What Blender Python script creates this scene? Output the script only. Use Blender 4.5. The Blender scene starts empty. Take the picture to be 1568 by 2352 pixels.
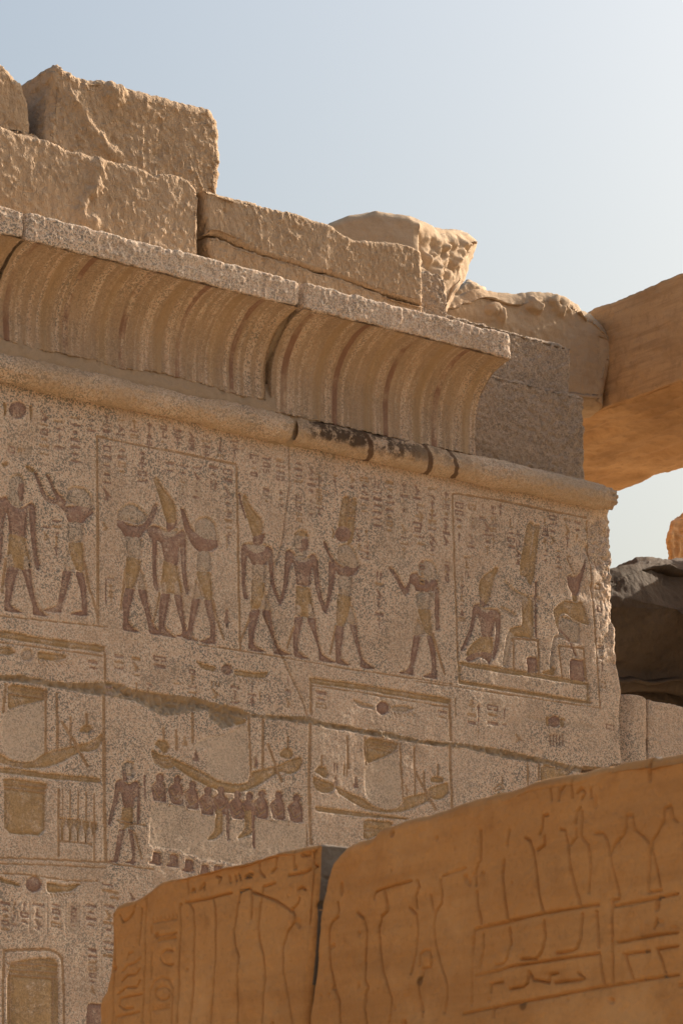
import bpy, math, random
import numpy as np

# ------------------------------------------------------------------ camera, world, sun
PX = 1568.0                      # working picture width (height 2352); photograph proportions
FPX, HORIZON, CXP = 7000.0, 3050.0, 784.0
EYE = 1.6
scene = bpy.context.scene
cam_data = bpy.data.cameras.new("camera")
cam = bpy.data.objects.new("camera", cam_data)
scene.collection.objects.link(cam)
scene.camera = cam
cam.location = (0, 0, EYE)
cam.rotation_euler = (math.radians(90), 0, 0)
cam_data.sensor_fit = 'HORIZONTAL'
cam_data.sensor_width = 24.0
cam_data.lens = 24.0 * FPX / PX
cam_data.shift_y = (HORIZON - 1176.0) / PX
cam_data.clip_end = 5000
cam_data.dof.use_dof = True
cam_data.dof.focus_distance = 20.6
cam_data.dof.aperture_fstop = 14.0

# site frame: local x runs along the granite wall (away to the right), local y goes into the wall
DW = np.array([9416.0, 7000.0]); DW /= np.linalg.norm(DW)
DV = np.array([-DW[1], DW[0]])
P0 = np.array([(700 - CXP) / FPX * 20.0, 20.0])
ROT = math.atan2(DW[1], DW[0])

SUN_LOCAL = np.array([0.80, -0.008, 0.46]); SUN_LOCAL /= np.linalg.norm(SUN_LOCAL)
sw = DW * SUN_LOCAL[0] + DV * SUN_LOCAL[1]
sun_dir = np.array([sw[0], sw[1], SUN_LOCAL[2]])
SUN_EL = math.asin(sun_dir[2]); SUN_AZ = math.atan2(sun_dir[0], sun_dir[1])

world = bpy.data.worlds.new("World"); scene.world = world
world.use_nodes = True
wn = world.node_tree; wn.nodes.clear()
wo = wn.nodes.new('ShaderNodeOutputWorld'); bg = wn.nodes.new('ShaderNodeBackground')
sky = wn.nodes.new('ShaderNodeTexSky'); sky.sky_type = 'NISHITA'; sky.sun_disc = False
sky.sun_elevation = SUN_EL; sky.sun_rotation = SUN_AZ
sky.air_density = 1.65; sky.dust_density = 10.0; sky.ozone_density = 3.3; sky.altitude = 80
bg.inputs['Strength'].default_value = 0.130
wn.links.new(sky.outputs[0], bg.inputs[0]); wn.links.new(bg.outputs[0], wo.inputs[0])

sun_data = bpy.data.lights.new("sun", 'SUN'); sun_data.energy = 5.0; sun_data.angle = math.radians(0.53)
sun_data.color = (1.0, 0.86, 0.70)
sun = bpy.data.objects.new("sun", sun_data); scene.collection.objects.link(sun)
from mathutils import Vector
sun.rotation_euler = Vector(sun_dir).to_track_quat('Z', 'Y').to_euler()
sun.location = (30, 20, 40)

vs = scene.view_settings
vs.view_transform = 'Standard'; vs.look = 'None'; vs.exposure = 0.45; vs.gamma = 1.0
vs.use_curve_mapping = False
scene.render.resolution_x, scene.render.resolution_y = 682, 1024

# ------------------------------------------------------------------ helpers: projection
CL = np.array([np.dot(-P0, DW), np.dot(-P0, DV), EYE])
def ray(px, py):
    px = np.asarray(px, float); py = np.asarray(py, float)
    a = (px - CXP) / FPX; b = (HORIZON - py) / FPX
    return np.stack([a * DW[0] + DW[1], a * DV[0] + DV[1], b], -1)
def on_y(px, py, y):
    """working-picture point -> (x, z) on the plane local y = const"""
    d = ray(px, py); t = (y - CL[1]) / d[..., 1]
    return np.stack([CL[0] + t * d[..., 0], CL[2] + t * d[..., 2]], -1)
def on_x(px, py, x):
    """working-picture point -> (y, z) on the plane local x = const"""
    d = ray(px, py); t = (x - CL[0]) / d[..., 0]
    return np.stack([CL[1] + t * d[..., 1], CL[2] + t * d[..., 2]], -1)

# ------------------------------------------------------------------ helpers: noise
_rng = np.random.RandomState(7)
_PERM = np.concatenate([_rng.permutation(256)] * 3).astype(np.int32)
_VAL = _rng.rand(256) * 2 - 1
def vnoise(p):
    p = np.asarray(p, float)
    i = np.floor(p).astype(np.int64); f = p - i
    f = f * f * f * (f * (f * 6 - 15) + 10)
    i &= 255
    x0, y0, z0 = i[..., 0], i[..., 1], i[..., 2]
    x1, y1, z1 = (x0 + 1) & 255, (y0 + 1) & 255, (z0 + 1) & 255
    A, B = _PERM[x0], _PERM[x1]
    AA, AB, BA, BB = _PERM[A + y0], _PERM[A + y1], _PERM[B + y0], _PERM[B + y1]
    V = _VAL
    u, v, w = f[..., 0], f[..., 1], f[..., 2]
    def L(a, b, t): return a + t * (b - a)
    c00 = L(V[_PERM[AA + z0]], V[_PERM[BA + z0]], u); c10 = L(V[_PERM[AB + z0]], V[_PERM[BB + z0]], u)
    c01 = L(V[_PERM[AA + z1]], V[_PERM[BA + z1]], u); c11 = L(V[_PERM[AB + z1]], V[_PERM[BB + z1]], u)
    return L(L(c00, c10, v), L(c01, c11, v), w)
def fbm(p, scale, octv=4, gain=0.5, seed=0.0):
    p = np.asarray(p, float) * scale + seed
    out = 0; a = 1.0
    for _ in range(octv):
        out = out + a * vnoise(p); p = p * 2.03 + 17.3; a *= gain
    return out
def ridged(p, scale, octv=3, gain=0.5, seed=0.0):
    p = np.asarray(p, float) * scale + seed
    out = 0; a = 1.0
    for _ in range(octv):
        out = out + a * (1 - np.abs(vnoise(p)) * 2); p = p * 2.1 + 9.1; a *= gain
    return out
def worley(p, scale, seed=0):
    """distance to the nearest of one random point per lattice cell: gives flat-sided, creased breaks"""
    p = np.asarray(p, float) * scale + seed * 3.7
    i = np.floor(p).astype(np.int64); best = np.full(len(p), 9.0)
    for dx in (-1, 0, 1):
        for dy in (-1, 0, 1):
            for dz in (-1, 0, 1):
                c = i + (dx, dy, dz); m = c & 255
                h = _PERM[_PERM[_PERM[m[:, 0]] + m[:, 1]] + m[:, 2]]
                q = c + np.stack([_VAL[h], _VAL[(h + 85) & 255], _VAL[(h + 170) & 255]], -1) * 0.5 + 0.5
                best = np.minimum(best, np.linalg.norm(p - q, axis=1))
    return best
def sstep(a, b, x):
    t = np.clip((x - a) / (b - a), 0, 1); return t * t * (3 - 2 * t)

# ------------------------------------------------------------------ helpers: objects
def mesh_obj(name, V, F, mat, parent=None, smooth=True):
    """F: (n,4) array of quads (or list of arrays/polygons)"""
    me = bpy.data.meshes.new(name)
    V = np.asarray(V, np.float32)
    me.vertices.add(len(V)); me.vertices.foreach_set('co', V.ravel())
    if isinstance(F, np.ndarray):
        F = [F]
    idx = []; tot = []
    for f in F:
        f = np.asarray(f)
        if f.ndim == 1: f = f[None]
        idx.append(f.ravel()); tot.append(np.full(len(f), f.shape[1]))
    idx = np.concatenate(idx).astype(np.int32); tot = np.concatenate(tot).astype(np.int32)
    me.loops.add(len(idx)); me.loops.foreach_set('vertex_index', idx)
    me.polygons.add(len(tot))
    st = np.concatenate([[0], np.cumsum(tot)[:-1]]).astype(np.int32)
    me.polygons.foreach_set('loop_start', st)
    me.update(calc_edges=True); me.validate()
    if smooth: me.polygons.foreach_set('use_smooth', np.ones(len(me.polygons), bool))
    me.materials.append(mat)
    o = bpy.data.objects.new(name, me); scene.collection.objects.link(o)
    if parent is not None: o.parent = parent
    return o
def site(o):
    o.location = (P0[0], P0[1], 0); o.rotation_euler = (0, 0, ROT); return o
def thing(name, label=None, cat=None, group=None, kind=None):
    o = bpy.data.objects.new(name, None); scene.collection.objects.link(o)
    site(o); tag(o, label, cat, group, kind); o.empty_display_size = 0.2
    return o
def tag(o, label=None, cat=None, group=None, kind=None):
    for k, v in (('label', label), ('category', cat), ('group', group), ('kind', kind)):
        if v: o[k] = v
    return o

def vnormals(V, F):
    N = np.zeros_like(V)
    for f in F:
        if f.shape[1] != 4: continue
        n = np.cross(V[f[:, 2]] - V[f[:, 0]], V[f[:, 3]] - V[f[:, 1]])
        for k in range(4): np.add.at(N, f[:, k], n)
    return N / np.maximum(np.linalg.norm(N, axis=1, keepdims=True), 1e-12)

def resample(P, n, tm=None):
    P = np.asarray(P, float)
    s = np.concatenate([[0], np.cumsum(np.linalg.norm(np.diff(P, axis=0), axis=1))])
    t = np.linspace(0, s[-1], n) if tm is None else np.asarray(tm) * s[-1]
    return np.stack([np.interp(t, s, P[:, k]) for k in range(P.shape[1])], -1)

def stone_mesh(top, bottom, left, right, emb, depth, cell, rad, disp, rad_noise=0.4, nside=14, seed=0.0, taper=0.0, tmap=None):
    """A block whose front outline is four polylines (2D, metres); emb(a, z, d) -> xyz, d = depth behind the
    front face.  The front is a fine grid, the edges are worn round, the body runs back 'depth' metres."""
    top, bottom, left, right = [np.asarray(q, float) for q in (top, bottom, left, right)]
    def ln(P): return np.linalg.norm(np.diff(P, axis=0), axis=1).sum()
    n = max(6, int(max(ln(top), ln(bottom)) / cell)); m = max(6, int(max(ln(left), ln(right)) / cell))
    T, B = resample(top, n), resample(bottom, n)
    if tmap is not None: m = len(tmap)
    Lp, R = resample(left, m, tmap), resample(right, m, tmap)        # top -> bottom
    c00, c10, c01, c11 = (T[0] + Lp[0]) / 2, (T[-1] + R[0]) / 2, (B[0] + Lp[-1]) / 2, (B[-1] + R[-1]) / 2
    T[0] = Lp[0] = c00; T[-1] = R[0] = c10; B[0] = Lp[-1] = c01; B[-1] = R[-1] = c11
    # boundary loop: top l->r, right t->b, bottom r->l, left b->t
    loop = np.concatenate([T[:-1], R[:-1], B[::-1][:-1], Lp[::-1][:-1]])
    nl = len(loop)
    tang = np.roll(loop, -1, 0) - np.roll(loop, 1, 0)
    for _ in range(6): tang = (np.roll(tang, 1, 0) + tang * 2 + np.roll(tang, -1, 0)) / 4
    tang /= np.maximum(np.linalg.norm(tang, axis=1, keepdims=True), 1e-9)
    inw = np.stack([tang[:, 1], -tang[:, 0]], -1)
    area = 0.5 * np.sum(loop[:, 0] * np.roll(loop[:, 1], -1) - loop[:, 1] * np.roll(loop[:, 0], -1))
    if area > 0: inw = -inw
    r = rad * (1 + rad_noise * fbm(np.column_stack([loop, np.full(nl, seed)]), 3.0, 3, seed=seed + 5))
    r = np.maximum(r, rad * 0.25)
    inner = loop + inw * r[:, None]
    T2 = inner[:n]; R2 = inner[n - 1:n - 1 + m]; B2 = inner[n + m - 2:2 * n + m - 2][::-1]
    L2 = np.concatenate([inner[2 * n + m - 3:], inner[:1]])[::-1]
    s = np.linspace(0, 1, n)[None, :, None]; t = (np.linspace(0, 1, m) if tmap is None else np.asarray(tmap))[:, None, None]
    G = ((1 - t) * T2[None] + t * B2[None] + (1 - s) * L2[:, None] + s * R2[:, None]
         - ((1 - s) * (1 - t) * T2[0] + s * (1 - t) * T2[-1] + (1 - s) * t * B2[0] + s * t * B2[-1]))
    V2 = [np.column_stack([G.reshape(-1, 2), np.zeros(n * m)])]
    ids = np.arange(n * m).reshape(m, n)
    F = [np.stack([ids[:-1, :-1], ids[1:, :-1], ids[1:, 1:], ids[:-1, 1:]], -1).reshape(-1, 4)]
    gl = np.concatenate([ids[0, :-1], ids[:-1, -1], ids[-1, ::-1][:-1], ids[::-1, 0][:-1]])
    prev = gl; off = n * m
    rows = [(1 - math.sin(th), 1 - math.cos(th)) for th in np.linspace(0, math.pi / 2, 6)[1:]]
    for ins, dep in rows:
        q = loop + inw * (r * ins)[:, None]
        V2.append(np.column_stack([q, r * dep])); cur = np.arange(nl) + off; off += nl
        F.append(np.stack([prev, np.roll(prev, -1), np.roll(cur, -1), cur], -1)); prev = cur
    cen = loop.mean(0)
    for k in range(1, nside + 1):
        dd = r + (depth - r) * (k / nside) ** 1.6
        q = cen + (loop - cen) * (1 - taper * (dd / depth))[:, None]
        V2.append(np.column_stack([q, dd])); cur = np.arange(nl) + off; off += nl
        F.append(np.stack([prev, np.roll(prev, -1), np.roll(cur, -1), cur], -1)); prev = cur
    V2 = np.concatenate(V2)
    V = emb(V2[:, 0], V2[:, 1], V2[:, 2])
    N = vnormals(V, F)
    # outward check on the front
    eps = emb(np.array([0.]), np.array([0.]), np.array([1.]))[0] - emb(np.array([0.]), np.array([0.]), np.array([0.]))[0]
    if np.mean(N[:n * m] @ eps) > 0:
        N = -N; F = [f[:, ::-1] for f in F]; prev = prev[::-1]
    if disp is not None:
        V = V + N * disp(V, V2, N)[:, None]
    F.append(prev[None])
    return V, F
def emb_y(y0):
    return lambda a, z, d: np.stack([a, y0 + d, z], -1)
def emb_x(x0):
    return lambda a, z, d: np.stack([x0 + d, a, z], -1)

# distance from points to strokes (2-D), vectorised in chunks
def stroke_dist(P, strokes, cap=0.08):
    P = np.asarray(P); best = np.full(len(P), cap)
    for S in strokes:
        S = np.asarray(S, float)
        lo, hi = S.min(0) - cap, S.max(0) + cap
        sel = np.where((P[:, 0] > lo[0]) & (P[:, 0] < hi[0]) & (P[:, 1] > lo[1]) & (P[:, 1] < hi[1]))[0]
        if not len(sel): continue
        Q = P[sel]; b = best[sel]
        for k in range(len(S) - 1):
            a, d = S[k], S[k + 1] - S[k]
            L2 = max(d @ d, 1e-12)
            tt = np.clip(((Q - a) @ d) / L2, 0, 1)
            b = np.minimum(b, np.linalg.norm(Q - a - tt[:, None] * d, axis=1))
        best[sel] = b
    return best
# ------------------------------------------------------------------ materials (all procedural, object coordinates)
class NT:
    def __init__(self, name):
        self.m = bpy.data.materials.new(name); self.m.use_nodes = True
        self.t = self.m.node_tree; self.t.nodes.clear()
        self.out = self.n('ShaderNodeOutputMaterial')
        self.b = self.n('ShaderNodeBsdfPrincipled')
        self.t.links.new(self.b.outputs[0], self.out.inputs[0])
        self.b.inputs['Roughness'].default_value = 0.9
        self.b.inputs['Specular IOR Level'].default_value = 0.25
        self.co = self.n('ShaderNodeTexCoord').outputs['Object']
    def n(self, typ, **kw):
        nd = self.t.nodes.new(typ)
        for k, v in kw.items(): setattr(nd, k, v)
        return nd
    def put(self, sock, v):
        if isinstance(v, bpy.types.NodeSocket): self.t.links.new(v, sock)
        elif isinstance(v, tuple) and len(v) == 3 and sock.type == 'RGBA': sock.default_value = (*v, 1)
        else: sock.default_value = v
    def noise(self, scale, detail=3.0, rough=0.55, vec=None, dist=0.0):
        nd = self.n('ShaderNodeTexNoise')
        self.put(nd.inputs['Vector'], vec if vec is not None else self.co)
        nd.inputs['Scale'].default_value = scale; nd.inputs['Detail'].default_value = detail
        nd.inputs['Roughness'].default_value = rough; nd.inputs['Distortion'].default_value = dist
        return nd.outputs['Fac']
    def voro(self, scale, vec=None, rnd=1.0):
        nd = self.n('ShaderNodeTexVoronoi'); self.put(nd.inputs['Vector'], vec if vec is not None else self.co)
        nd.inputs['Scale'].default_value = scale; nd.inputs['Randomness'].default_value = rnd
        return nd
    def ramp(self, fac, lo, hi, a=0.0, b=1.0, smooth=True):
        nd = self.n('ShaderNodeMapRange'); nd.interpolation_type = 'SMOOTHSTEP' if smooth else 'LINEAR'
        self.put(nd.inputs[0], fac)
        for k, v in zip((1, 2, 3, 4), (lo, hi, a, b)): self.put(nd.inputs[k], v)
        return nd.outputs[0]
    def mix(self, fac, a, b, blend='MIX'):
        nd = self.n('ShaderNodeMix'); nd.data_type = 'RGBA'; nd.blend_type = blend
        self.put(nd.inputs[0], fac); self.put(nd.inputs[6], a); self.put(nd.inputs[7], b)
        return nd.outputs[2]
    def math(self, op, a, b=0.0, c=0.0):
        nd = self.n('ShaderNodeMath'); nd.operation = op
        self.put(nd.inputs[0], a); self.put(nd.inputs[1], b); self.put(nd.inputs[2], c)
        return nd.outputs[0]
    def sep(self, v):
        nd = self.n('ShaderNodeSeparateXYZ'); self.put(nd.inputs[0], v); return nd.outputs
    def scaled(self, s, rot=(0, 0, 0), vec=None):
        nd = self.n('ShaderNodeMapping'); self.put(nd.inputs[0], vec if vec is not None else self.co)
        nd.inputs['Scale'].default_value = s; nd.inputs['Rotation'].default_value = rot
        return nd.outputs[0]
    def bump(self, h, strength=0.5, dist=0.01, chain=None):
        nd = self.n('ShaderNodeBump'); nd.inputs['Strength'].default_value = strength
        nd.inputs['Distance'].default_value = dist; self.put(nd.inputs['Height'], h)
        if chain is not None: self.put(nd.inputs['Normal'], chain)
        return nd.outputs[0]
    def done(self, col, normal=None, rough=None):
        self.put(self.b.inputs['Base Color'], col)
        if normal is not None: self.put(self.b.inputs['Normal'], normal)
        if rough is not None: self.put(self.b.inputs['Roughness'], rough)
        return self.m

def granite_nodes(q, grain=1.0, contrast=1.0):
    wob = q.n('ShaderNodeVectorMath'); wob.operation = 'MULTIPLY_ADD'
    nd = q.n('ShaderNodeTexNoise'); q.put(nd.inputs['Vector'], q.co); nd.inputs['Scale'].default_value = 70
    q.put(wob.inputs[0], nd.outputs['Color']); wob.inputs[1].default_value = (0.016,) * 3; q.put(wob.inputs[2], q.co)
    v = q.voro(112 * grain, wob.outputs[0]); v2 = q.voro(150 * grain, wob.outputs[0])
    c1 = q.sep(v.outputs['Color'])[0]; c2 = q.sep(v2.outputs['Color'])[1]
    big = q.noise(0.9, 4, 0.6); mid = q.noise(5.5, 4, 0.6)
    pink = q.mix(q.ramp(big, 0.35, 0.65), (0.61, 0.425, 0.30), (0.545, 0.415, 0.305))
    pink = q.mix(q.ramp(c1, 0.25, 0.8), pink, (0.65, 0.475, 0.345))
    pale = q.mix(q.math('GREATER_THAN', c2, 0.70), pink, (0.72, 0.60, 0.47))
    # dark grains gather in drifts
    thr = q.ramp(mid, 0.32, 0.70, 0.13, 0.36)
    d1 = q.math('LESS_THAN', c1, thr); d2 = q.math('LESS_THAN', c2, q.math('MULTIPLY', thr, 0.62))
    dark = q.math('MULTIPLY', q.math('MAXIMUM', d1, d2), q.ramp(q.noise(1.3, 4, 0.6), 0.36, 0.62, 0.42 * contrast, 0.92 * contrast))
    col = q.mix(dark, pale, (0.215, 0.195, 0.165))
    # weathering: pale dust film and brownish film in broad patches
    film = q.ramp(q.noise(2.3, 5, 0.65), 0.46, 0.70, 0.0, 0.42)
    col = q.mix(film, col, (0.40, 0.28, 0.185))
    h = q.math('ADD', q.math('MULTIPLY', q.noise(130, 3, 0.6), 0.6), q.noise(34, 3, 0.6))
    return col, h, dark

def granite(name, paint=None, amt=0.0, wear=0.5, grain=1.0, bump=0.45, contrast=1.0, post=None, bdist=0.006):
    q = NT(name); col, h, dark = granite_nodes(q, grain, contrast)
    if paint is not None:
        w = q.math('ADD', q.math('MULTIPLY', q.noise(9, 4, 0.65), 0.6), q.math('MULTIPLY', q.noise(55, 3, 0.6), 0.4))
        keep = q.ramp(w, wear - 0.12, wear + 0.10, amt * 0.30, amt)
        pc = q.mix(q.ramp(q.noise(22, 4, 0.7), 0.3, 0.7), tuple(0.84 * c for c in paint), tuple(min(1, 1.12 * c) for c in paint))
        col = q.mix(keep, col, pc)
        col = q.mix(q.math('MULTIPLY', dark, 0.30), col, (0.15, 0.12, 0.095))
    if post: col = post(q, col)
    return q.done(col, q.bump(h, bump, bdist))

def sandstone(name, base, light, dark, bump=0.6, layers=0.0, fine=1.0, spots=0.0, film=None, tool=0.0):
    q = NT(name)
    n1 = q.noise(1.7, 5, 0.62); n2 = q.noise(11, 5, 0.65); n3 = q.noise(85 * fine, 3, 0.6)
    col = q.mix(q.ramp(n1, 0.32, 0.68), base, light)
    col = q.mix(q.ramp(n2, 0.50, 0.75, 0, 0.55), col, dark)
    col = q.mix(q.ramp(n3, 0.55, 0.8, 0, 0.35), col, tuple(0.6 * c for c in dark))
    col = q.mix(q.ramp(n3, 0.45, 0.2, 0, 0.30), col, tuple(min(1, 1.25 * c) for c in light))
    if layers:
        lay = q.noise(3.0, 4, 0.6, q.scaled((0.5, 0.5, 7.0)))
        col = q.mix(q.ramp(lay, 0.42, 0.72, 0, layers), col, dark)
    if spots:
        sp = q.voro(3.3); s = q.ramp(sp.outputs['Distance'], 0.055, 0.03, 0, spots)
        col = q.mix(s, col, (0.06, 0.035, 0.02))
    if film:
        col = q.mix(q.ramp(q.noise(1.6, 5, 0.68), 0.50, 0.66, 0, film[1]), col, film[0])
    h = q.math('ADD', q.math('MULTIPLY', n3, 0.45), q.math('ADD', n2, q.math('MULTIPLY', q.noise(38, 3), 0.6)))
    nrm = q.bump(h, bump, 0.012)
    if tool:
        tv = q.scaled((36, 36, 20), (0, math.radians(38), 0))
        t1 = q.noise(1.0, 3, 0.6, tv, 0.4)
        nrm = q.bump(q.ramp(t1, 0.40, 0.68), tool, 0.012, nrm)
    return q.done(col, nrm)

M = {}
M['granite'] = granite('pink_granite')
M['granite_rough'] = granite('rough_grey_granite', paint=(0.49, 0.37, 0.265), amt=0.76, wear=0.42, bump=1.0, bdist=0.02)
M['skin'] = granite('red_brown_paint', paint=(0.30, 0.17, 0.125), amt=0.84, wear=0.45)
M['ochre'] = granite('ochre_paint', paint=(0.43, 0.275, 0.12), amt=0.84, wear=0.45)
M['pale'] = granite('pale_plaster_paint', paint=(0.50, 0.385, 0.275), amt=0.62, wear=0.48)
M['blue'] = granite('faded_blue_paint', paint=(0.36, 0.305, 0.235), amt=0.45, wear=0.47)
M['line'] = granite('ochre_groove', paint=(0.40, 0.24, 0.115), amt=0.78, wear=0.42)
M['glyph'] = granite('worn_glyph_paint', paint=(0.29, 0.165, 0.12), amt=0.80, wear=0.48)
M['glyph_o'] = granite('worn_ochre_glyph_paint', paint=(0.43, 0.26, 0.12), amt=0.80, wear=0.48)
M['mortar'] = sandstone('crumbling_mortar', (0.37, 0.28, 0.185), (0.43, 0.325, 0.22), (0.25, 0.185, 0.12), bump=1.0)
def flutes(q, col):
    x = q.sep(q.co)[0]
    wob = q.math('ADD', x, q.math('MULTIPLY', q.noise(2.2, 3), 0.02))
    f = q.math('FRACT', q.math('MULTIPLY', wob, 1 / 0.415))
    red = q.math('MULTIPLY', q.ramp(f, 0.42, 0.44), q.ramp(f, 0.54, 0.52))
    och = q.math('MULTIPLY', q.ramp(f, 0.02, 0.06), q.ramp(f, 0.24, 0.18))
    st = q.noise(1.0, 4, 0.6, q.scaled((26, 2.0, 0.7)))
    col = q.mix(q.ramp(st, 0.36, 0.58, 0.10, 0.75), col, (0.36, 0.255, 0.165))
    keep = q.ramp(q.noise(3.2, 4, 0.65), 0.36, 0.58)
    col = q.mix(q.math('MULTIPLY', q.math('MULTIPLY', red, keep), 0.78), col, (0.24, 0.125, 0.085))
    return q.mix(q.math('MULTIPLY', och, 0.5), col, (0.40, 0.275, 0.155))
M['cavetto'] = granite('fluted_granite', post=flutes, bump=0.35)
def torus_film(q, col):
    z = q.noise(3.0, 4, 0.6)
    return q.mix(q.ramp(z, 0.35, 0.6, 0.2, 0.7), col, (0.47, 0.345, 0.225))
M['torus'] = granite('torus_granite', post=torus_film, bump=0.5)
STRAPS = [on_y(a, b, -0.115)[0] + 0.45 * on_y(a, b, -0.115)[1] + 0.015 for a, b in ((852, 1028), (990, 1058), (1049, 1070))]
def torus_stain(q, col):
    col = torus_film(q, col)
    s = q.sep(q.co); x = s[0]
    edge = q.noise(6, 5, 0.7)
    zz = q.math('ADD', s[2], q.math('MULTIPLY', edge, 0.16))
    side = q.math('MULTIPLY', q.ramp(x, -0.12, 0.0), q.ramp(x, 1.5, 0.55))
    m = q.math('MULTIPLY', side, q.ramp(zz, 7.47, 7.53))
    m = q.math('MULTIPLY', m, q.ramp(q.noise(10, 5, 0.75), 0.42, 0.54))
    col = q.mix(q.math('MULTIPLY', m, 0.90), col, (0.055, 0.033, 0.021))
    # painted slanting straps round the roll
    sl = q.math('ADD', q.math('ADD', x, q.math('MULTIPLY', s[2], 0.45)), q.math('MULTIPLY', q.noise(9, 3), 0.03))
    for c, wd in ((STRAPS[0], 0.030), (STRAPS[1], 0.026), (STRAPS[2], 0.022)):
        d = q.math('ABSOLUTE', q.math('SUBTRACT', sl, c))
        col = q.mix(q.ramp(d, wd, wd * 0.6, 0, 0.85), col, (0.10, 0.055, 0.032))
    return col
M['torus_stained'] = granite('stained_torus_granite', post=torus_stain, bump=0.5)
M['sand_top'] = sandstone('weathered_sandstone', (0.455, 0.315, 0.195), (0.51, 0.365, 0.24), (0.36, 0.24, 0.14), bump=0.9, tool=0.7)
M['sand_far'] = sandstone('grey_brown_sandstone', (0.46, 0.33, 0.21), (0.51, 0.375, 0.25), (0.36, 0.245, 0.145), bump=0.5, layers=0.3)
M['sand_beam'] = sandstone('banded_sandstone', (0.54, 0.32, 0.155), (0.60, 0.37, 0.19), (0.31, 0.175, 0.08), bump=0.6, layers=0.55, film=((0.33, 0.19, 0.09), 0.55))
M['sand_front'] = sandstone('orange_sandstone', (0.52, 0.25, 0.084), (0.59, 0.30, 0.108), (0.38, 0.17, 0.054), bump=0.8, spots=0.6, fine=0.9, layers=0.4, film=((0.74, 0.41, 0.17), 0.5))
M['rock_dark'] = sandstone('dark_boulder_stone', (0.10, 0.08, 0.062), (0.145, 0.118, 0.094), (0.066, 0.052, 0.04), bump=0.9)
M['ground'] = sandstone('sandy_ground', (0.50, 0.36, 0.22), (0.54, 0.40, 0.25), (0.41, 0.29, 0.17), bump=0.4)
M['sand_side'] = sandstone('shade_darkened_weathered_sandstone', (0.17, 0.135, 0.10), (0.22, 0.175, 0.135), (0.11, 0.085, 0.06), bump=0.6)  # weathered grey, darkened so the shade between the front blocks is in the colour
M['bedding'] = sandstone('pale_bedding_mortar', (0.40, 0.30, 0.205), (0.45, 0.34, 0.235), (0.31, 0.23, 0.15), bump=0.7)
M['linen'] = granite('pale_linen_paint', paint=(0.60, 0.48, 0.36), amt=0.70, wear=0.46)
# ------------------------------------------------------------------ ground
def build_ground():
    n = 60
    g = np.sign(np.linspace(-1, 1, n)) * np.abs(np.linspace(-1, 1, n)) ** 3 * 2500
    X, Y = np.meshgrid(g, g); P = np.stack([X, Y, np.zeros_like(X)], -1).reshape(-1, 3)
    ids = np.arange(n * n).reshape(n, n)
    F = np.stack([ids[:-1, :-1], ids[:-1, 1:], ids[1:, 1:], ids[1:, :-1]], -1).reshape(-1, 4)
    P[:, 2] = np.where(np.hypot(P[:, 0], P[:, 1]) > 120, fbm(P, 0.02, 3) * 0.4, 0) - 0.02
    o = mesh_obj('ground', P, F, M['ground']); o['kind'] = 'structure'
build_ground()

# ------------------------------------------------------------------ the granite shrine: mouldings and core
shrine = thing('granite_shrine', 'carved pink granite shrine with cavetto cornice and painted figures in rows', 'shrine')
ZF0, ZF1 = 8.105, 8.278          # fillet
ZT, RT, YT = 7.462, 0.092, -0.028   # torus roll
XEND = 2.76

def sweep(name, prof, x0, x1, cell, disp, mat, parent, cap=True, cellp=None):
    P = resample(prof, max(8, int(np.linalg.norm(np.diff(np.asarray(prof, float), axis=0), axis=1).sum() / (cellp or cell))))
    n = len(P); xs = np.linspace(x0, x1, max(4, int((x1 - x0) / cell))); m = len(xs)
    V = np.empty((m, n, 3)); V[:, :, 0] = xs[:, None]; V[:, :, 1] = P[None, :, 0]; V[:, :, 2] = P[None, :, 1]
    V = V.reshape(-1, 3); ids = np.arange(n * m).reshape(m, n)
    F = [np.stack([ids[:-1, :-1], ids[1:, :-1], ids[1:, 1:], ids[:-1, 1:]], -1).reshape(-1, 4)]
    N = vnormals(V, F)
    if np.mean(N[:, 1]) > 0: N = -N; F = [f[:, ::-1] for f in F]
    par = np.tile(np.linspace(0, 1, n), m)
    V = V + N * disp(V, par, N)[:, None] if disp is not None else V
    if cap: F += [ids[0][None], ids[-1][::-1][None]]
    return mesh_obj(name, V, F, mat, parent)

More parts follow.
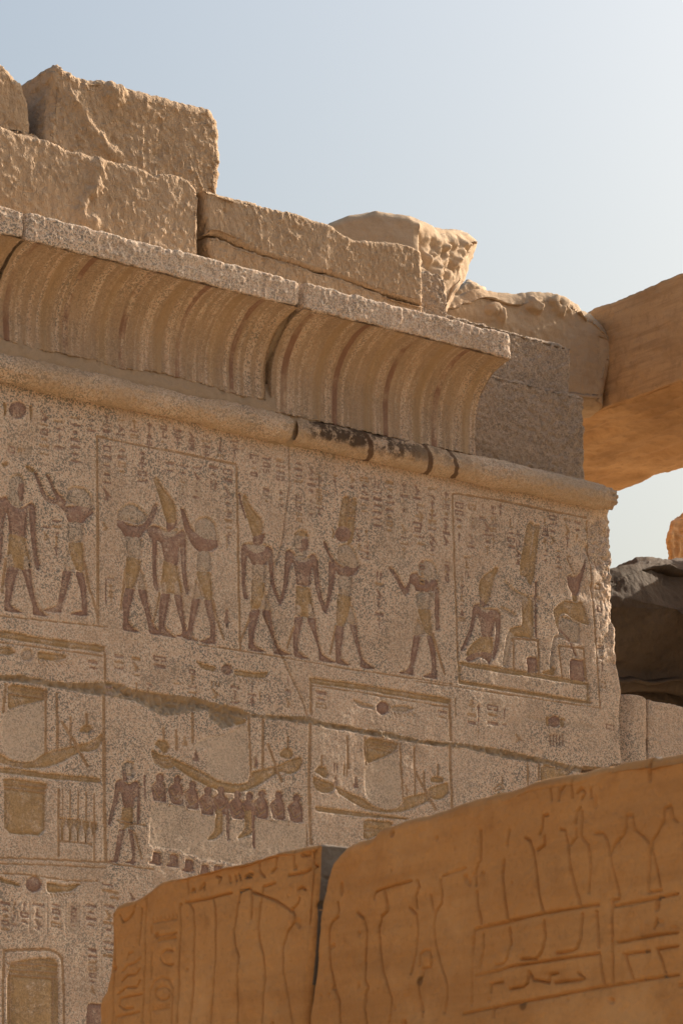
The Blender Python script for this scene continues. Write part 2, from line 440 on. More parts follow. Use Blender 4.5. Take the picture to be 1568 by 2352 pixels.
CAV = [(-0.084, 7.535), (-0.080, 7.66), (-0.078, 7.73), (-0.082, 7.79), (-0.092, 7.84), (-0.112, 7.89), (-0.147, 7.945),
       (-0.192, 7.992), (-0.238, 8.030), (-0.285, 8.062), (-0.350, 8.088), (-0.405, 8.100)]
def cav_disp(x0, x1, bottom):
    def f(V, par, N):
        d = 0.0022 * fbm(V, 26, 3) + 0.004 * fbm(V, 5, 3, seed=3)
        fr = (V[:, 0] / 0.131) % 1.0                      # leaf flutes: wide leaf, narrow raised border
        fl = sstep(0.0, 0.06, fr) * sstep(0.42, 0.36, fr) + 0.8 * sstep(0.48, 0.53, fr) * sstep(0.76, 0.70, fr)
        d = d - 0.0105 * fl * sstep(8.09, 8.0, V[:, 2])
        return d
    return f
def cornice(x0, x1, bottom_noise, seed):
    c = [(0.28, 7.60), (-0.05, 7.56)] + CAV + [(-0.42, 8.1025)]
    o = sweep('cavetto', c[1:] + [(-0.445, 8.103)], x0, x1, 0.0075, cav_disp(x0, x1, 0), M['cavetto'], shrine, cap=False)
    if bottom_noise:
        me = o.data; co = np.empty(len(me.vertices) * 3, np.float32); me.vertices.foreach_get('co', co); co = co.reshape(-1, 3)
        lift = 0.070 + 0.014 * fbm(np.column_stack([co[:, 0], co[:, 0] * 0, co[:, 0] * 0]), 3.5, 4, seed=2.2)
        k = sstep(7.80, 7.54, co[:, 2]); co[:, 2] += lift * k
        me.vertices.foreach_set('co', co.ravel()); me.update()
    r = 0.012
    pf = [(-0.36, ZF0 - 0.001), (-0.44, ZF0), (-0.448, ZF0 + 0.003), (-0.452, ZF0 + 0.012), (-0.452, ZF1 - 0.014), (-0.446, ZF1 - 0.004), (-0.43, ZF1), (-0.30, ZF1 + 0.004), (0.3, ZF1 + 0.004)]
    def fd(V, par, N):
        d = 0.0040 * ridged(V * np.array([1, 1, 0.75]), 21, 3, seed=seed) - 0.004 + 0.0032 * fbm(V, 50, 2, seed=seed + 4)
        d = d + 0.003 * fbm(V, 2.5, 3, seed=seed)
        # chipped arrises and rounded ends
        e = np.minimum(np.abs(V[:, 2] - ZF0), np.abs(V[:, 2] - ZF1))
        d = d - 0.008 * sstep(0.03, 0.0, e) * np.clip(fbm(V, 9, 3, seed=seed + 8) * 1.6, 0, 1)
        en = np.minimum(V[:, 0] - x0, x1 - V[:, 0])
        return d - 0.016 * sstep(0.03, 0.0, en) * (0.6 + 0.6 * fbm(V, 12, 2, seed=seed))
    f = sweep('fillet', pf, x0, x1, 0.0065, fd, M['granite'], o, cellp=0.0065)
    # end cheeks of the block (solid sides)
    back = [(0.3, ZF1), (0.3, 7.56)]
    pr = [(-0.045, 7.57)] + CAV + [(-0.44, 8.106), (-0.44, 8.27)] + back
    for k, xx in enumerate((x0 + 0.004, x1 - 0.004)):
        V = np.array([(xx, y, z) for y, z in pr]); V[0, 2] += 0.06 if bottom_noise else 0; V[1, 2] += 0.055 if bottom_noise else 0; V[2,2] += .04 if bottom_noise else 0
        q = np.arange(len(V))
        mesh_obj('end_cheek', V, [(q if k else q[::-1])[None]], M['granite_rough'], o, smooth=False)
    return o
XJ = -0.372
cornice(-6.5, -2.405, True, 3.0)
cornice(-2.385, XJ, True, 11.0)
cornice(XJ + 0.042, on_y(1172, 765, -0.45)[0], False, 19.0)
# dark joint filling set back between the two big cornice blocks
V = np.array([(XJ - 0.01, 0.1, 7.56), (XJ + 0.06, 0.1, 7.56), (XJ + 0.06, -0.02, 7.62), (XJ - 0.01, -0.02, 7.62),
              (XJ - 0.01, -0.02, 7.85), (XJ + 0.06, -0.02, 7.85), (XJ + 0.06, -0.32, 8.15), (XJ - 0.01, -0.32, 8.15), (XJ + 0.06, -0.36, 8.24), (XJ - 0.01, -0.36, 8.24)])
mesh_obj('joint_filling', V, np.array([[0, 1, 2, 3], [3, 2, 5, 4], [4, 5, 6, 7], [7, 6, 8, 9]]), M['mortar'], shrine, smooth=False)

# torus roll, one length per block
TP = [(YT + RT * math.cos(a), ZT + RT * math.sin(a)) for a in np.linspace(math.radians(50), math.radians(310), 40)]
def torus(x0, x1, mat, seed, chips):
    def f(V, par, N):
        d = 0.004 * ridged(V * np.array([1, 1, 1]), 20, 2, seed=seed) - 0.003 + 0.007 * fbm(V, 3.1, 3, seed=seed) + 0.003 * fbm(V, 50, 2, seed=seed)
        en = x1 - V[:, 0]
        d = d - chips * sstep(0.16, 0.0, en) * (0.35 + np.abs(fbm(V, 14, 3, seed=seed + 2)))
        en0 = V[:, 0] - x0
        return d - 0.02 * sstep(0.03, 0, en0)
    return sweep('torus_roll', TP, x0, x1, 0.0075, f, mat, shrine)
XTJ = on_y(672, 985, -0.1)[0]
torus(-6.5, XTJ, M['torus'], 4.0, 0.022)
torus(XTJ + 0.05, on_y(1423, 1118, -0.115)[0], M['torus_stained'], 9.0, 0.035)
# smeared mortar bedding between roll and cornice on the left
def mortar_disp(V, par, N):
    return 0.010 * fbm(V, 7, 4, seed=6) + 0.004 * fbm(V, 40, 3)
sweep('mortar_bedding', [(-0.03, 7.72), (-0.064, 7.66), (-0.078, 7.60), (-0.086, 7.555), (-0.080, 7.50)], -6.5, -0.30, 0.012, mortar_disp, M['bedding'], shrine, cap=False, cellp=0.01)
sweep('mortar_bedding', [(0.02, 7.62), (-0.055, 7.60), (-0.07, 7.55), (-0.06, 7.48), (-0.03, 7.40), (0.01, 7.36)], -0.30, 0.06, 0.008, mortar_disp, M['mortar'], shrine, cap=False, cellp=0.01)

# rough core courses standing back behind the cornice
def rough_disp(amp, sc, seed):
    def f(V, V2, N):
        return amp * (0.6 * fbm(V, sc, 4, seed=seed) + 0.6 * ridged(V, sc * 2.6, 2, seed=seed) - 0.5) + amp * 0.7 * fbm(V, sc * 6, 3, seed=seed)
    return f
def px_y(pts, y): return [tuple(on_y(a, b, y)) for a, b in pts]
def px_x(pts, x): return [tuple(on_x(a, b, x)) for a, b in pts]
YC = 0.30
a = on_y(1340, 905, YC); b = on_y(1341, 1085, YC)
z_mid = on_y(1240, 886, YC)[1]
V, F = stone_mesh([(-6.4, z_mid - 0.01), (0.5, z_mid - .01), (1.8, z_mid), (a[0] - 0.02, z_mid - 0.005), (a[0], z_mid - 0.02)], [(-6.4, 7.0), (b[0], 7.0)],
                  [(-6.4, z_mid), (-6.4, 7.0)], [(a[0], z_mid), (a[0] + 0.012, 7.4), (b[0] + 0.02, 7.0)], emb_y(YC), 1.6, 0.012, 0.022, rough_disp(0.010, 9, 2.0), seed=2.0)
mesh_obj('core_block', V, F, M['granite_rough'], shrine)
YU = YC + 0.07
a2 = on_y(1311, 793, YU); z_top = on_y(1250, 779, YU)[1]
V, F = stone_mesh([(-6.4, z_top), (1.0, z_top), (a2[0] - 0.05, z_top), (a2[0], z_top - 0.02)], [(-6.4, z_mid - 0.03), (a2[0], z_mid - 0.03)],
                  [(-6.4, z_top), (-6.4, z_mid - 0.03)], [(a2[0], z_top), (a2[0] - 0.006, z_mid - 0.03)], emb_y(YU), 1.5, 0.012, 0.024, rough_disp(0.009, 10, 5.0), seed=7.0)
mesh_obj('core_block', V, F, M['granite_rough'], shrine)
# hidden body of the shrine behind the carved face, down to the ground
V, F = stone_mesh([(-6.4, 7.1), (2.3, 7.1)], [(-6.4, 0), (2.3, 0)], [(-6.4, 7.1), (-6.4, 0)], [(2.3, 7.1), (2.3, 0)], emb_y(0.32), 1.9, 0.25, 0.03, None)
mesh_obj('core_block', V, F, M['granite_rough'], shrine)

# ------------------------------------------------------------------ loose sandstone blocks on top of the shrine
def chisel(amp, seed, lean=0.55, wob=0.35, ridge=None):
    """pick-dressed face: short slanting tool strokes that catch the raking light"""
    def f(V, V2, N):
        w = fbm(V, 2.3, 3, seed=seed) * wob
        s = np.column_stack([V[:, 0] + lean * V[:, 2] + 0.10 * w, V[:, 1], (V[:, 2] - lean * V[:, 0]) * 0.52 + 0.12 * w])
        tool = np.clip(ridged(s, 22, 2, gain=0.5, seed=seed) - 0.7, 0, 1)
        where = sstep(-0.25, 0.35, fbm(V, 2.6, 3, seed=seed + 7))
        d = amp * 0.85 * tool * where
        d = d + amp * 0.7 * fbm(V, 1.6, 3, seed=seed + 3) + amp * 0.36 * fbm(V, 7, 3, seed=seed + 1) + amp * 0.36 * fbm(V, 34, 3, seed=seed)
        pit = np.clip(fbm(V, 13, 2, seed=seed + 21) - 0.55, 0, 1)
        if ridge is not None:
            rd = stroke_dist(V[:, [0, 2]] + 0.05 * np.column_stack([fbm(V, 6, 3, seed=2), fbm(V, 6, 3, seed=9)]), ridge, 0.12)
            d = d + 0.022 * (1 - sstep(0.0, 0.07, rd))
        return d - amp * 1.6 * pit
    return f
T1 = lambda pts: [(x / 2.56, 122.5 + y / 2.56) for x, y in pts]
T2 = lambda pts: [(428.7 + x / 2.56, 428.7 + y / 2.56) for x, y in pts]
T3 = lambda pts: [(955.5 + x / 2.56, 551.2 + y / 2.56) for x, y in pts]
ZS = ZF1 + 0.004
def block(name, label, y0, top, right, left, depth, cell, rad, disp, mat, zbot=ZS, seed=0.0, cat='stone block', group=None, bottom=None, **kw):
    tp = px_y(top, y0); rt = px_y(right, y0); lf = px_y(left, y0)
    if bottom is None:
        rt[-1] = (rt[-1][0], zbot); lf[-1] = (lf[-1][0], zbot)
        bt = [lf[-1], rt[-1]]
    else: bt = px_y(bottom, y0)
    V, F = stone_mesh(tp, bt, lf, rt, emb_y(y0), depth, cell, rad, disp, seed=seed, **kw)
    o = mesh_obj(name, V, F, mat); site(o)
    tag(o, label, cat, group)
    return o
GRP = 'loose sandstone blocks on top of the shrine'
YA, YB = -0.20, -0.13
# course on the cornice
left_course = block('sandstone_block', 'long sandstone block with wavy top edge resting on the left cornice', YA,
    [(-340, 235)] + T1([(-560, 330), (-300, 372), (0, 425), (60, 445), (130, 465), (200, 480), (250, 490), (310, 512), (360, 540), (420, 565), (490, 578), (540, 592), (590, 612), (650, 620), (740, 640), (800, 660), (860, 680), (910, 714), (940, 700), (1000, 697), (1070, 708), (1120, 735), (1150, 775), (1170, 815), (1176, 850)]),
    T1([(1178, 850), (1170, 950), (1172, 1050), (1180, 1190)]), [(-340, 240), (-340, 480)], 1.1, 0.0075, 0.035, chisel(0.0125, 1.0, ridge=[px_y(T1([(580, 620), (535, 760), (510, 880), (540, 985)]), YA)]), M['sand_top'], seed=1.0, group=GRP)
YR = YA + 0.005
CR = T2([(128, 280), (180, 288), (300, 340), (440, 390), (600, 435), (720, 480), (850, 515), (980, 560), (1100, 605), (1200, 640), (1300, 670), (1388, 690)])
block('sandstone_block', 'upper sandstone block with a worn sloping right end above the joint line', YR,
    T2([(98, 14), (160, 20), (200, 30), (280, 50), (370, 75), (450, 105), (520, 125), (600, 140), (680, 160), (740, 185), (800, 210), (850, 225), (875, 252), (920, 282), (970, 304), (1000, 311), (1080, 312), (1180, 320), (1240, 325), (1290, 335), (1340, 352), (1372, 372), (1386, 400)]),
    T2([(1386, 400), (1390, 480), (1389, 520), (1392, 600), (1388, 690)]), T2([(98, 14), (106, 100), (112, 200), (120, 276)]), 1.0, 0.0075, 0.03, chisel(0.0105, 5.0, lean=0.4), M['sand_top'], seed=5.0, group=GRP,
    bottom=CR)
CR2 = [(x, y + 3.0) for x, y in CR]
block('sandstone_block', 'thin sandstone slab bedded on the cornice below the joint line', YR + 0.008,
    CR2, T2([(1388, 698), (1390, 740), (1390, 800)]), T2([(128, 285), (124, 330), (150, 420), (150, 500)]), 1.0, 0.0075, 0.022, chisel(0.010, 8.0, lean=0.4), M['sand_top'], seed=8.0, group=GRP)
# upper blocks
block('sandstone_block', 'topmost pitted sandstone block with a humped upper left corner', YB,
    T1([(300, 78), (318, 62), (345, 52), (375, 58), (410, 90), (440, 115), (490, 125), (530, 142), (610, 138), (660, 165), (700, 178), (760, 195), (830, 210), (900, 228), (980, 240), (1050, 265), (1110, 285), (1180, 305), (1232, 318), (1262, 355), (1290, 400)]),
    T1([(1290, 400), (1298, 480), (1290, 540), (1303, 620), (1303, 700), (1295, 760), (1299, 830)]), T1([(300, 78), (300, 200), (285, 330), (270, 480), (265, 640)]), 0.9, 0.0075, 0.05, chisel(0.0150, 13.0, lean=0.35, wob=0.8, ridge=[px_y(T1([(420, 240), (500, 360), (520, 470), (640, 600)]), YB), px_y(T1([(690, 180), (670, 250)]), YB)]), M['sand_top'], seed=13.0, group=GRP,
    bottom=T1([(265, 640), (500, 700), (800, 800), (1050, 830), (1299, 860)]))
block('sandstone_block', 'rounded sandstone block cut off by the left picture edge', YB + 0.02,
    [(-260, 80), (-140, 90), (-60, 112)] + T1([(-60, 10), (0, 45), (35, 68), (60, 95), (95, 135), (130, 170), (150, 215)]), T1([(150, 215), (172, 262), (186, 305), (192, 380), (197, 480), (197, 560)]),
    [(-260, 80), (-260, 330)], 0.9, 0.009, 0.06, chisel(0.0115, 17.0), M['sand_top'], seed=17.0, group=GRP, bottom=[(-260, 330), (0, 310), (77, 330)])
# small granite piece past the end of the course
block('granite_core_stub', 'small rough grey stone squeezed behind the end of the slab course', 0.12,
    T2([(1330, 490), (1420, 497), (1480, 508), (1508, 524)]), T2([(1508, 524), (1520, 580), (1532, 680), (1536, 900)]), T2([(1330, 490), (1330, 900)]), 0.8, 0.009, 0.02, rough_disp(0.010, 12, 3.0), M['granite_rough'], seed=3.0, zbot=ZS)
# overhanging broken rock
def behind(a, z, y0, rel, d):
    """a point of the outline set back by rel keeps its direction; depth d then runs away from the viewer's side"""
    k = rel / (y0 - CL[1]); sx = (a - CL[0]) / (y0 - CL[1])
    return np.stack([a + (a - CL[0]) * k + d * sx * 1.02, y0 + rel + d, z + (z - EYE) * (k + d / (y0 - CL[1]))], -1)
def emb_away(y0): return lambda a, z, d: behind(a, z, y0, 0 * a, d)
def edge2(V2):
    """in-plane distance of front points to the outline (outline = points at depth > 0 nearest the front)"""
    f = V2[:, 2] <= 1e-6; out = np.zeros(len(V2))
    rim = V2[(V2[:, 2] > 1e-6) & (V2[:, 2] < 0.05)][:, :2]; rim = rim[::3]
    P = V2[f][:, :2]; best = np.full(len(P), 9.0)
    for k in range(0, len(P), 4000):
        best[k:k + 4000] = np.sqrt(((P[k:k + 4000, None] - rim[None]) ** 2).sum(-1).min(1))
    out[f] = best
    return out
def crag(V, V2, N):
    d = 0.02 - 0.05 * worley(V, 2.2, 7) + 0.008 * fbm(V, 9, 4, seed=3)
    xr = on_y(966, 560, 0.42)[0]
    right = sstep(xr - 0.03, xr + 0.06, V[:, 0])
    Vw = V + 0.09 * np.column_stack([fbm(V, 5, 3, seed=61), fbm(V, 5, 3, seed=62), fbm(V, 5, 3, seed=63)])
    rough = 0.05 - 0.11 * worley(Vw, 4.0, 3) - 0.05 * worley(Vw, 11, 5) + 0.03 * fbm(V, 8, 4, seed=64) + 0.010 * fbm(V, 22, 3, seed=36) + 0.04 * fbm(V, 3, 2, seed=38)
    fw = sstep(0.0, 0.09, np.minimum(edge2(V2), 0.09)) * (V2[:, 2] < 0.001)
    return 0.35 * d + right * rough * fw + 0.006 * fbm(V, 9, 4, seed=37) - right * (1 - fw) * 0.02 * worley(V, 9, 5)
def crag_emb(a, z, d):
    xr = on_y(966, 560, 0.42)[0]
    turn = np.maximum(a - xr, 0) * 0.85
    left = np.maximum(xr - a, 0) * 0.38
    slope = np.maximum(z - 8.95, 0) * 0.15
    return behind(a, z, 0.42, turn + left + slope, d)
tp = px_y([(735, 530), (757, 513), (800, 496), (850, 487), (862, 485), (905, 490), (940, 493), (960, 500), (985, 514), (1010, 522), (1040, 524), (1075, 535), (1098, 553)], 0.42)
rt = px_y([(1098, 553), (1093, 575), (1080, 600), (1072, 625), (1065, 645), (1046, 672)], 0.42)
bt = px_y([(735, 740), (900, 740), (1000, 735), (1026, 715), (1046, 672)], 0.42)
lf = px_y([(735, 530), (735, 720)], 0.42)
V, F = stone_mesh(tp, bt, lf, rt, crag_emb, 0.8, 0.010, 0.035, crag, seed=31)
o = site(mesh_obj('broken_rock', V, F, M['sand_far'])); tag(o, 'jagged broken rock jutting out over the end of the slab course', 'rock')

# ------------------------------------------------------------------ hall beams behind the shrine
def beam_disp(V, V2, N):
    d = 0.01 - 0.03 * worley(V, 1.7, 6) + 0.008 * fbm(V, 7, 4, seed=42) + 0.004 * fbm(V, 30, 2)
    brk = sstep(9.16, 9.36, V[:, 2] + 0.05 * fbm(V, 3, 3, seed=44)) * (N[:, 1] < -0.5)       # broken sunlit upper ledge
    for p, r, h in ((on_y(*T3([(455, 425)])[0], 1.5), 0.075, 0.055), (on_y(*T3([(705, 385)])[0], 1.5), 0.06, 0.045), (on_y(*T3([(860, 350)])[0], 1.5), 0.10, 0.03)):
        g = np.hypot(V[:, 0] - p[0], V[:, 2] - p[1]) / r + 0.5 * fbm(V, 14, 3, seed=47)
        d = d + h * sstep(1.3, 0.5, g) * (N[:, 1] < -0.4)
    return d - brk * (0.010 + 0.012 * worley(V, 5, 9))
V, F = stone_mesh(px_y(T3([(40, 350), (150, 330), (200, 312), (250, 295), (300, 300), (350, 278), (390, 272), (455, 266), (520, 283), (600, 284), (700, 290), (780, 294), (830, 297), (880, 315), (930, 335), (980, 360), (1003, 392), (1060, 412), (1110, 450)]), 1.5),
                  px_y(T3([(40, 1000), (600, 1000), (985, 992), (1128, 996)]), 1.5), px_y(T3([(40, 350), (40, 1000)]), 1.5),
                  px_y(T3([(1110, 450), (1150, 500), (1175, 560), (1190, 600), (1182, 680), (1162, 740), (1146, 800), (1132, 870), (1129, 930), (1128, 996)]), 1.5),
                  emb_y(1.5), 1.3, 0.012, 0.10, beam_disp, seed=41)
o = site(mesh_obj('broken_beam_end', V, F, M['sand_far'])); tag(o, 'weathered broken beam stone behind the cornice, butting against the roof beam', 'stone beam')
V, F = stone_mesh(px_y([(1045, 665), (1060, 652), (1072, 645), (1085, 648), (1098, 656), (1110, 660)], 2.2), px_y([(1045, 760), (1110, 760)], 2.2), px_y([(1045, 665), (1045, 760)], 2.2), px_y([(1110, 660), (1110, 760)], 2.2), emb_away(2.2), 0.7, 0.012, 0.03, rough_disp(0.012, 5, 51), seed=51)
o = site(mesh_obj('stone_lump', V, F, M['sand_far'])); tag(o, 'small pale stone lump peeking up left of the broken beam end', 'rock')

XA = 4.0
def arch_disp(V, V2, N):
    d = 0.010 * fbm(V, 3, 4, seed=61) + 0.004 * fbm(V, 22, 3, seed=6)
    under = sstep(-0.4, -0.8, N[:, 2])
    s = np.column_stack([V[:, 0] * 2.0, V[:, 1] * 0.8, V[:, 2]])
    return d + under * (0.030 * fbm(s, 2.4, 4, seed=66) - 0.035 * worley(s, 3.2, 8))
V, F = stone_mesh([(4.6, 9.535), (1.0, 9.54), (0.6, 9.55), (0.2, 9.56), (-0.6, 9.55), (-2.6, 9.55)], [(4.6, 8.715), (0.9, 8.715), (0, 8.72), (-2.6, 8.72)],
                  [(4.6, 9.535), (4.6, 8.715)], [(-2.6, 9.55), (-2.6, 8.72)], emb_x(XA), 1.62, 0.016, 0.03, arch_disp, seed=61, nside=90)
o = site(mesh_obj('roof_beam', V, F, M['sand_beam'])); tag(o, 'big sandstone roof beam with sunlit orange underside at the right edge', 'stone beam')

# unseen pier added right of the picture, keeps sun off lower wall and boulder
V, F = stone_mesh([(2.15, 8.05), (1.0, 8.1), (-0.5, 7.95)], [(2.15, 0), (-0.5, 0)], [(2.15, 8.05), (2.15, 0)], [(-0.5, 7.95), (-0.5, 0)], emb_x(5.5), 1.0, 0.06, 0.06, rough_disp(0.02, 2, 87), seed=87)
o = site(mesh_obj('added_shade_pier', V, F, M['sand_far'])); o['kind'] = 'structure'
# unseen stone wall added right of the picture to shade the court's ground bounce
V, F = stone_mesh([(-4.6, 9.5), (-7.0, 9.7), (-10, 9.3), (-18, 9.6)], [(-4.6, 0), (-18, 0)], [(-4.6, 9.5), (-4.6, 0)], [(-18, 9.6), (-18, 0)], emb_x(9.0), 1.8, 0.12, 0.05, rough_disp(0.02, 1.5, 88), seed=88)
o = site(mesh_obj('added_shade_wall', V, F, M['sand_far'])); o['kind'] = 'structure'

# ------------------------------------------------------------------ stones at the right, beyond the shrine's corner
def boulder(V, V2, N):
    return 0.03 - 0.09 * worley(V, 1.5, 4) + 0.012 * fbm(V, 6, 4, seed=72) + 0.004 * fbm(V, 30, 3, seed=73)
YQ = 1.3
def boulder_emb(a, z, d):
    xr, zr = on_y(1500, 1400, YQ)
    lean = 0.9 * np.maximum(zr + 0.05 - z, 0) + 0.75 * np.maximum((z - zr) - 0.10 * (a - xr), 0) + 0.20 * np.maximum(a - xr, 0)
    return behind(a, z, YQ, np.minimum(lean, 0.5), d)
V, F = stone_mesh(px_y([(1380, 1318), (1420, 1303), (1440, 1297), (1460, 1287), (1490, 1282), (1520, 1283), (1568, 1286), (1640, 1300)], YQ), px_y([(1380, 1600), (1450, 1596), (1568, 1600), (1640, 1600)], YQ),
                  px_y([(1380, 1318), (1380, 1600)], YQ), px_y([(1640, 1300), (1690, 1420), (1640, 1600)], YQ), boulder_emb, 1.2, 0.012, 0.10, boulder, seed=71)
o = site(mesh_obj('dark_boulder', V, F, M['rock_dark'])); tag(o, 'dark grey boulder wedged beyond the right corner of the shrine', 'boulder')
V, F = stone_mesh(px_y([(1537, 1215), (1545, 1200), (1558, 1192), (1572, 1180), (1600, 1172), (1650, 1170), (1700, 1180)], 3.4), px_y([(1532, 1330), (1700, 1330)], 3.4),
                  px_y([(1537, 1215), (1533, 1240), (1536, 1270), (1532, 1330)], 3.4), px_y([(1700, 1180), (1700, 1330)], 3.4), emb_away(3.4), 1.0, 0.014, 0.05, rough_disp(0.02, 3, 81), seed=81)
o = site(mesh_obj('sandstone_rock', V, F, M['sand_beam'])); tag(o, 'orange sandstone rock at the right picture edge above the dark boulder', 'rock')

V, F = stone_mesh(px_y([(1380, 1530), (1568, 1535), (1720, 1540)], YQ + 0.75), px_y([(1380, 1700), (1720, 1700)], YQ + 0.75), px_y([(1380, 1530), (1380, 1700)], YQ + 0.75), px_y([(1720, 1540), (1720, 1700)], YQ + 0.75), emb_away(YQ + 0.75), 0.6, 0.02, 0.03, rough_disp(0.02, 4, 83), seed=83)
o = site(mesh_obj('added_gap_stone', V, F, M['rock_dark'])); tag(o, 'dark stone added to fill the shadowed gap under the big boulder', 'stone block')  # dark stone added as backing, stands in for the black gap

# lower granite wall with a vertical corner roll, right of the shrine
jamb = thing('granite_jamb', 'low granite wall with rounded corner roll under the dark boulder', 'wall')
YJ = 0.12
xl, xm, xr2 = on_y(1427, 1650, YJ)[0], on_y(1498, 1650, YJ)[0], on_y(1700, 1650, YJ)[0]
zt = on_y(1470, 1600, YJ)[1]
def jd(V, V2, N): return 0.006 * fbm(V, 5, 4, seed=91) + 0.003 * fbm(V, 40, 3)
def roll_emb(a, z, d):
    t = np.clip((a - xl) / (xm - xl), 0, 1)
    return np.stack([a, YJ + d + 0.10 - 0.10 * np.sqrt(np.maximum(1 - (2 * t - 1) ** 2, 0)), z], -1)
V, F = stone_mesh([(xl, zt), (xm, zt + 0.005)], [(xl, 0), (xm, 0)], [(xl, zt), (xl, 0)], [(xm, zt), (xm, 0)], roll_emb, 0.8, 0.012, 0.012, jd, seed=9, tmap=np.concatenate([np.linspace(0, 0.13, 60), np.linspace(0.15, 1, 20)]))
mesh_obj('corner_roll', V, F, M['granite'], jamb)
V, F = stone_mesh([(xm + 0.004, zt + 0.004), (xm + 0.1, zt - 0.006), (xr2, zt - 0.02)], [(xm + 0.004, 0), (xr2, 0)], [(xm + 0.004, zt), (xm + 0.004, 0)], [(xr2, zt - 0.02), (xr2, 0)], emb_y(YJ + 0.05), 0.8, 0.012, 0.012, jd, seed=10, tmap=np.concatenate([np.linspace(0, 0.13, 60), np.linspace(0.15, 1, 20)]))
mesh_obj('wall_block', V, F, M['granite'], jamb)
# ------------------------------------------------------------------ the carved wall face (sunk relief as geometry)
CELL = 0.0058
GX0, GX1, GZ0, GZ1 = -2.42, 2.83, 3.20, 7.42
nx = int((GX1 - GX0) / CELL); nz = int((GZ1 - GZ0) / CELL)
gx = np.linspace(GX0, GX1, nx + 1); gz = np.linspace(GZ0, GZ1, nz + 1)
cx = (gx[1:] + gx[:-1]) / 2; cz = (gz[1:] + gz[:-1]) / 2
CXg, CZg = np.meshgrid(cx, cz)                       # [row z, col x]
LAB = np.zeros((nz, nx), np.int32)                   # 0 wall; -1 nothing; k>0 -> PIECES[k]
PIECES = [None]                                      # (mesh name, material, owner) ; owner None = part of the shrine
def U5(p): return [(x / 2.844, 888.1 + y / 2.844) for x, y in p]
def U6(p): return [(490 + x / 2.844, 1041.2 + y / 2.844) for x, y in p]
def U7(p): return [(955.5 + x / 2.56, 1071.9 + y / 2.56) for x, y in p]
def U8(p): return [(x / 2.56, 1408.7 + y / 2.56) for x, y in p]
def U9(p): return [(551.2 + x / 2.56, 1531.2 + y / 2.56) for x, y in p]
def U10(p): return [(x / 3.657, 1837.5 + y / 3.657) for x, y in p]
def UD(p): return list(p)
def W(tr, p): return np.array([on_y(a, b, 0.0) for a, b in tr(p)])
def window(P, pad):
    lo, hi = P.min(0) - pad, P.max(0) + pad
    i0, i1 = np.searchsorted(cx, [lo[0], hi[0]]); j0, j1 = np.searchsorted(cz, [lo[1], hi[1]])
    return max(i0, 0), min(i1, nx), max(j0, 0), min(j1, nz)
def poly_mask(P):
    i0, i1, j0, j1 = window(P, CELL)
    if i1 <= i0 or j1 <= j0: return None
    X, Z = CXg[j0:j1, i0:i1], CZg[j0:j1, i0:i1]; ins = np.zeros(X.shape, bool)
    x0, z0 = P[:, 0], P[:, 1]; x1, z1 = np.roll(x0, -1), np.roll(z0, -1)
    for a, b, c, d in zip(x0, z0, x1, z1):
        if b == d: continue
        cr = ((b > Z) != (d > Z)) & (X < (c - a) * (Z - b) / (d - b) + a); ins ^= cr
    return (slice(j0, j1), slice(i0, i1)), ins
def smooth_poly(P, it=1):
    for _ in range(it):
        Q = np.roll(P, -1, 0); P = np.stack([P * 0.86 + Q * 0.14, P * 0.14 + Q * 0.86], 1).reshape(-1, 2)
    return P
def stroke_mask(P, w):
    i0, i1, j0, j1 = window(P, w + CELL)
    if i1 <= i0 or j1 <= j0: return None
    X, Z = CXg[j0:j1, i0:i1], CZg[j0:j1, i0:i1]
    d = stroke_dist(np.column_stack([X.ravel(), Z.ravel()]), [P], w * 2 + 0.02).reshape(X.shape)
    return (slice(j0, j1), slice(i0, i1)), d < w
def new_piece(name, mat, owner=None, label=None):
    PIECES.append((name, mat, owner, label)); return len(PIECES) - 1
def paint(k, mk):
    if mk is None: return
    sl, m = mk; sub = LAB[sl]; sub[m & (sub >= 0)] = k
def circle(c, r, n=24, ry=None):
    return [(c[0] + r * math.cos(t), c[1] + (ry or r) * math.sin(t)) for t in np.linspace(0, 2 * math.pi, n, endpoint=False)]

# ---- pieces cut away: beyond the shrine's right corner, and the hollow under it
EDGE = W(U7, [(1195, 100), (1180, 150), (1162, 200), (1155, 280), (1168, 350), (1172, 400), (1166, 480), (1180, 560), (1177, 640), (1186, 700), (1174, 760), (1180, 850), (1190, 960), (1184, 1080), (1199, 1200), (1206, 1340), (1195, 1420), (1204, 1600), (1216, 1735), (1216, 2400)])
def xr_of(z): return np.interp(-z, -EDGE[:, 1], EDGE[:, 0]) + 0.010 * fbm(np.column_stack([z, z * 0, z * 0]), 9, 4, seed=5)
HOLLOW = W(U7, [(984, 1758), (1058, 1765), (1122, 1769), (1161, 1750), (1217, 1740), (1300, 1740), (1300, 3600), (958, 3600), (961, 1813)])
paint(-1, poly_mask(HOLLOW))
LAB[CXg > xr_of(gz)[:-1, None] + 0.002] = -1

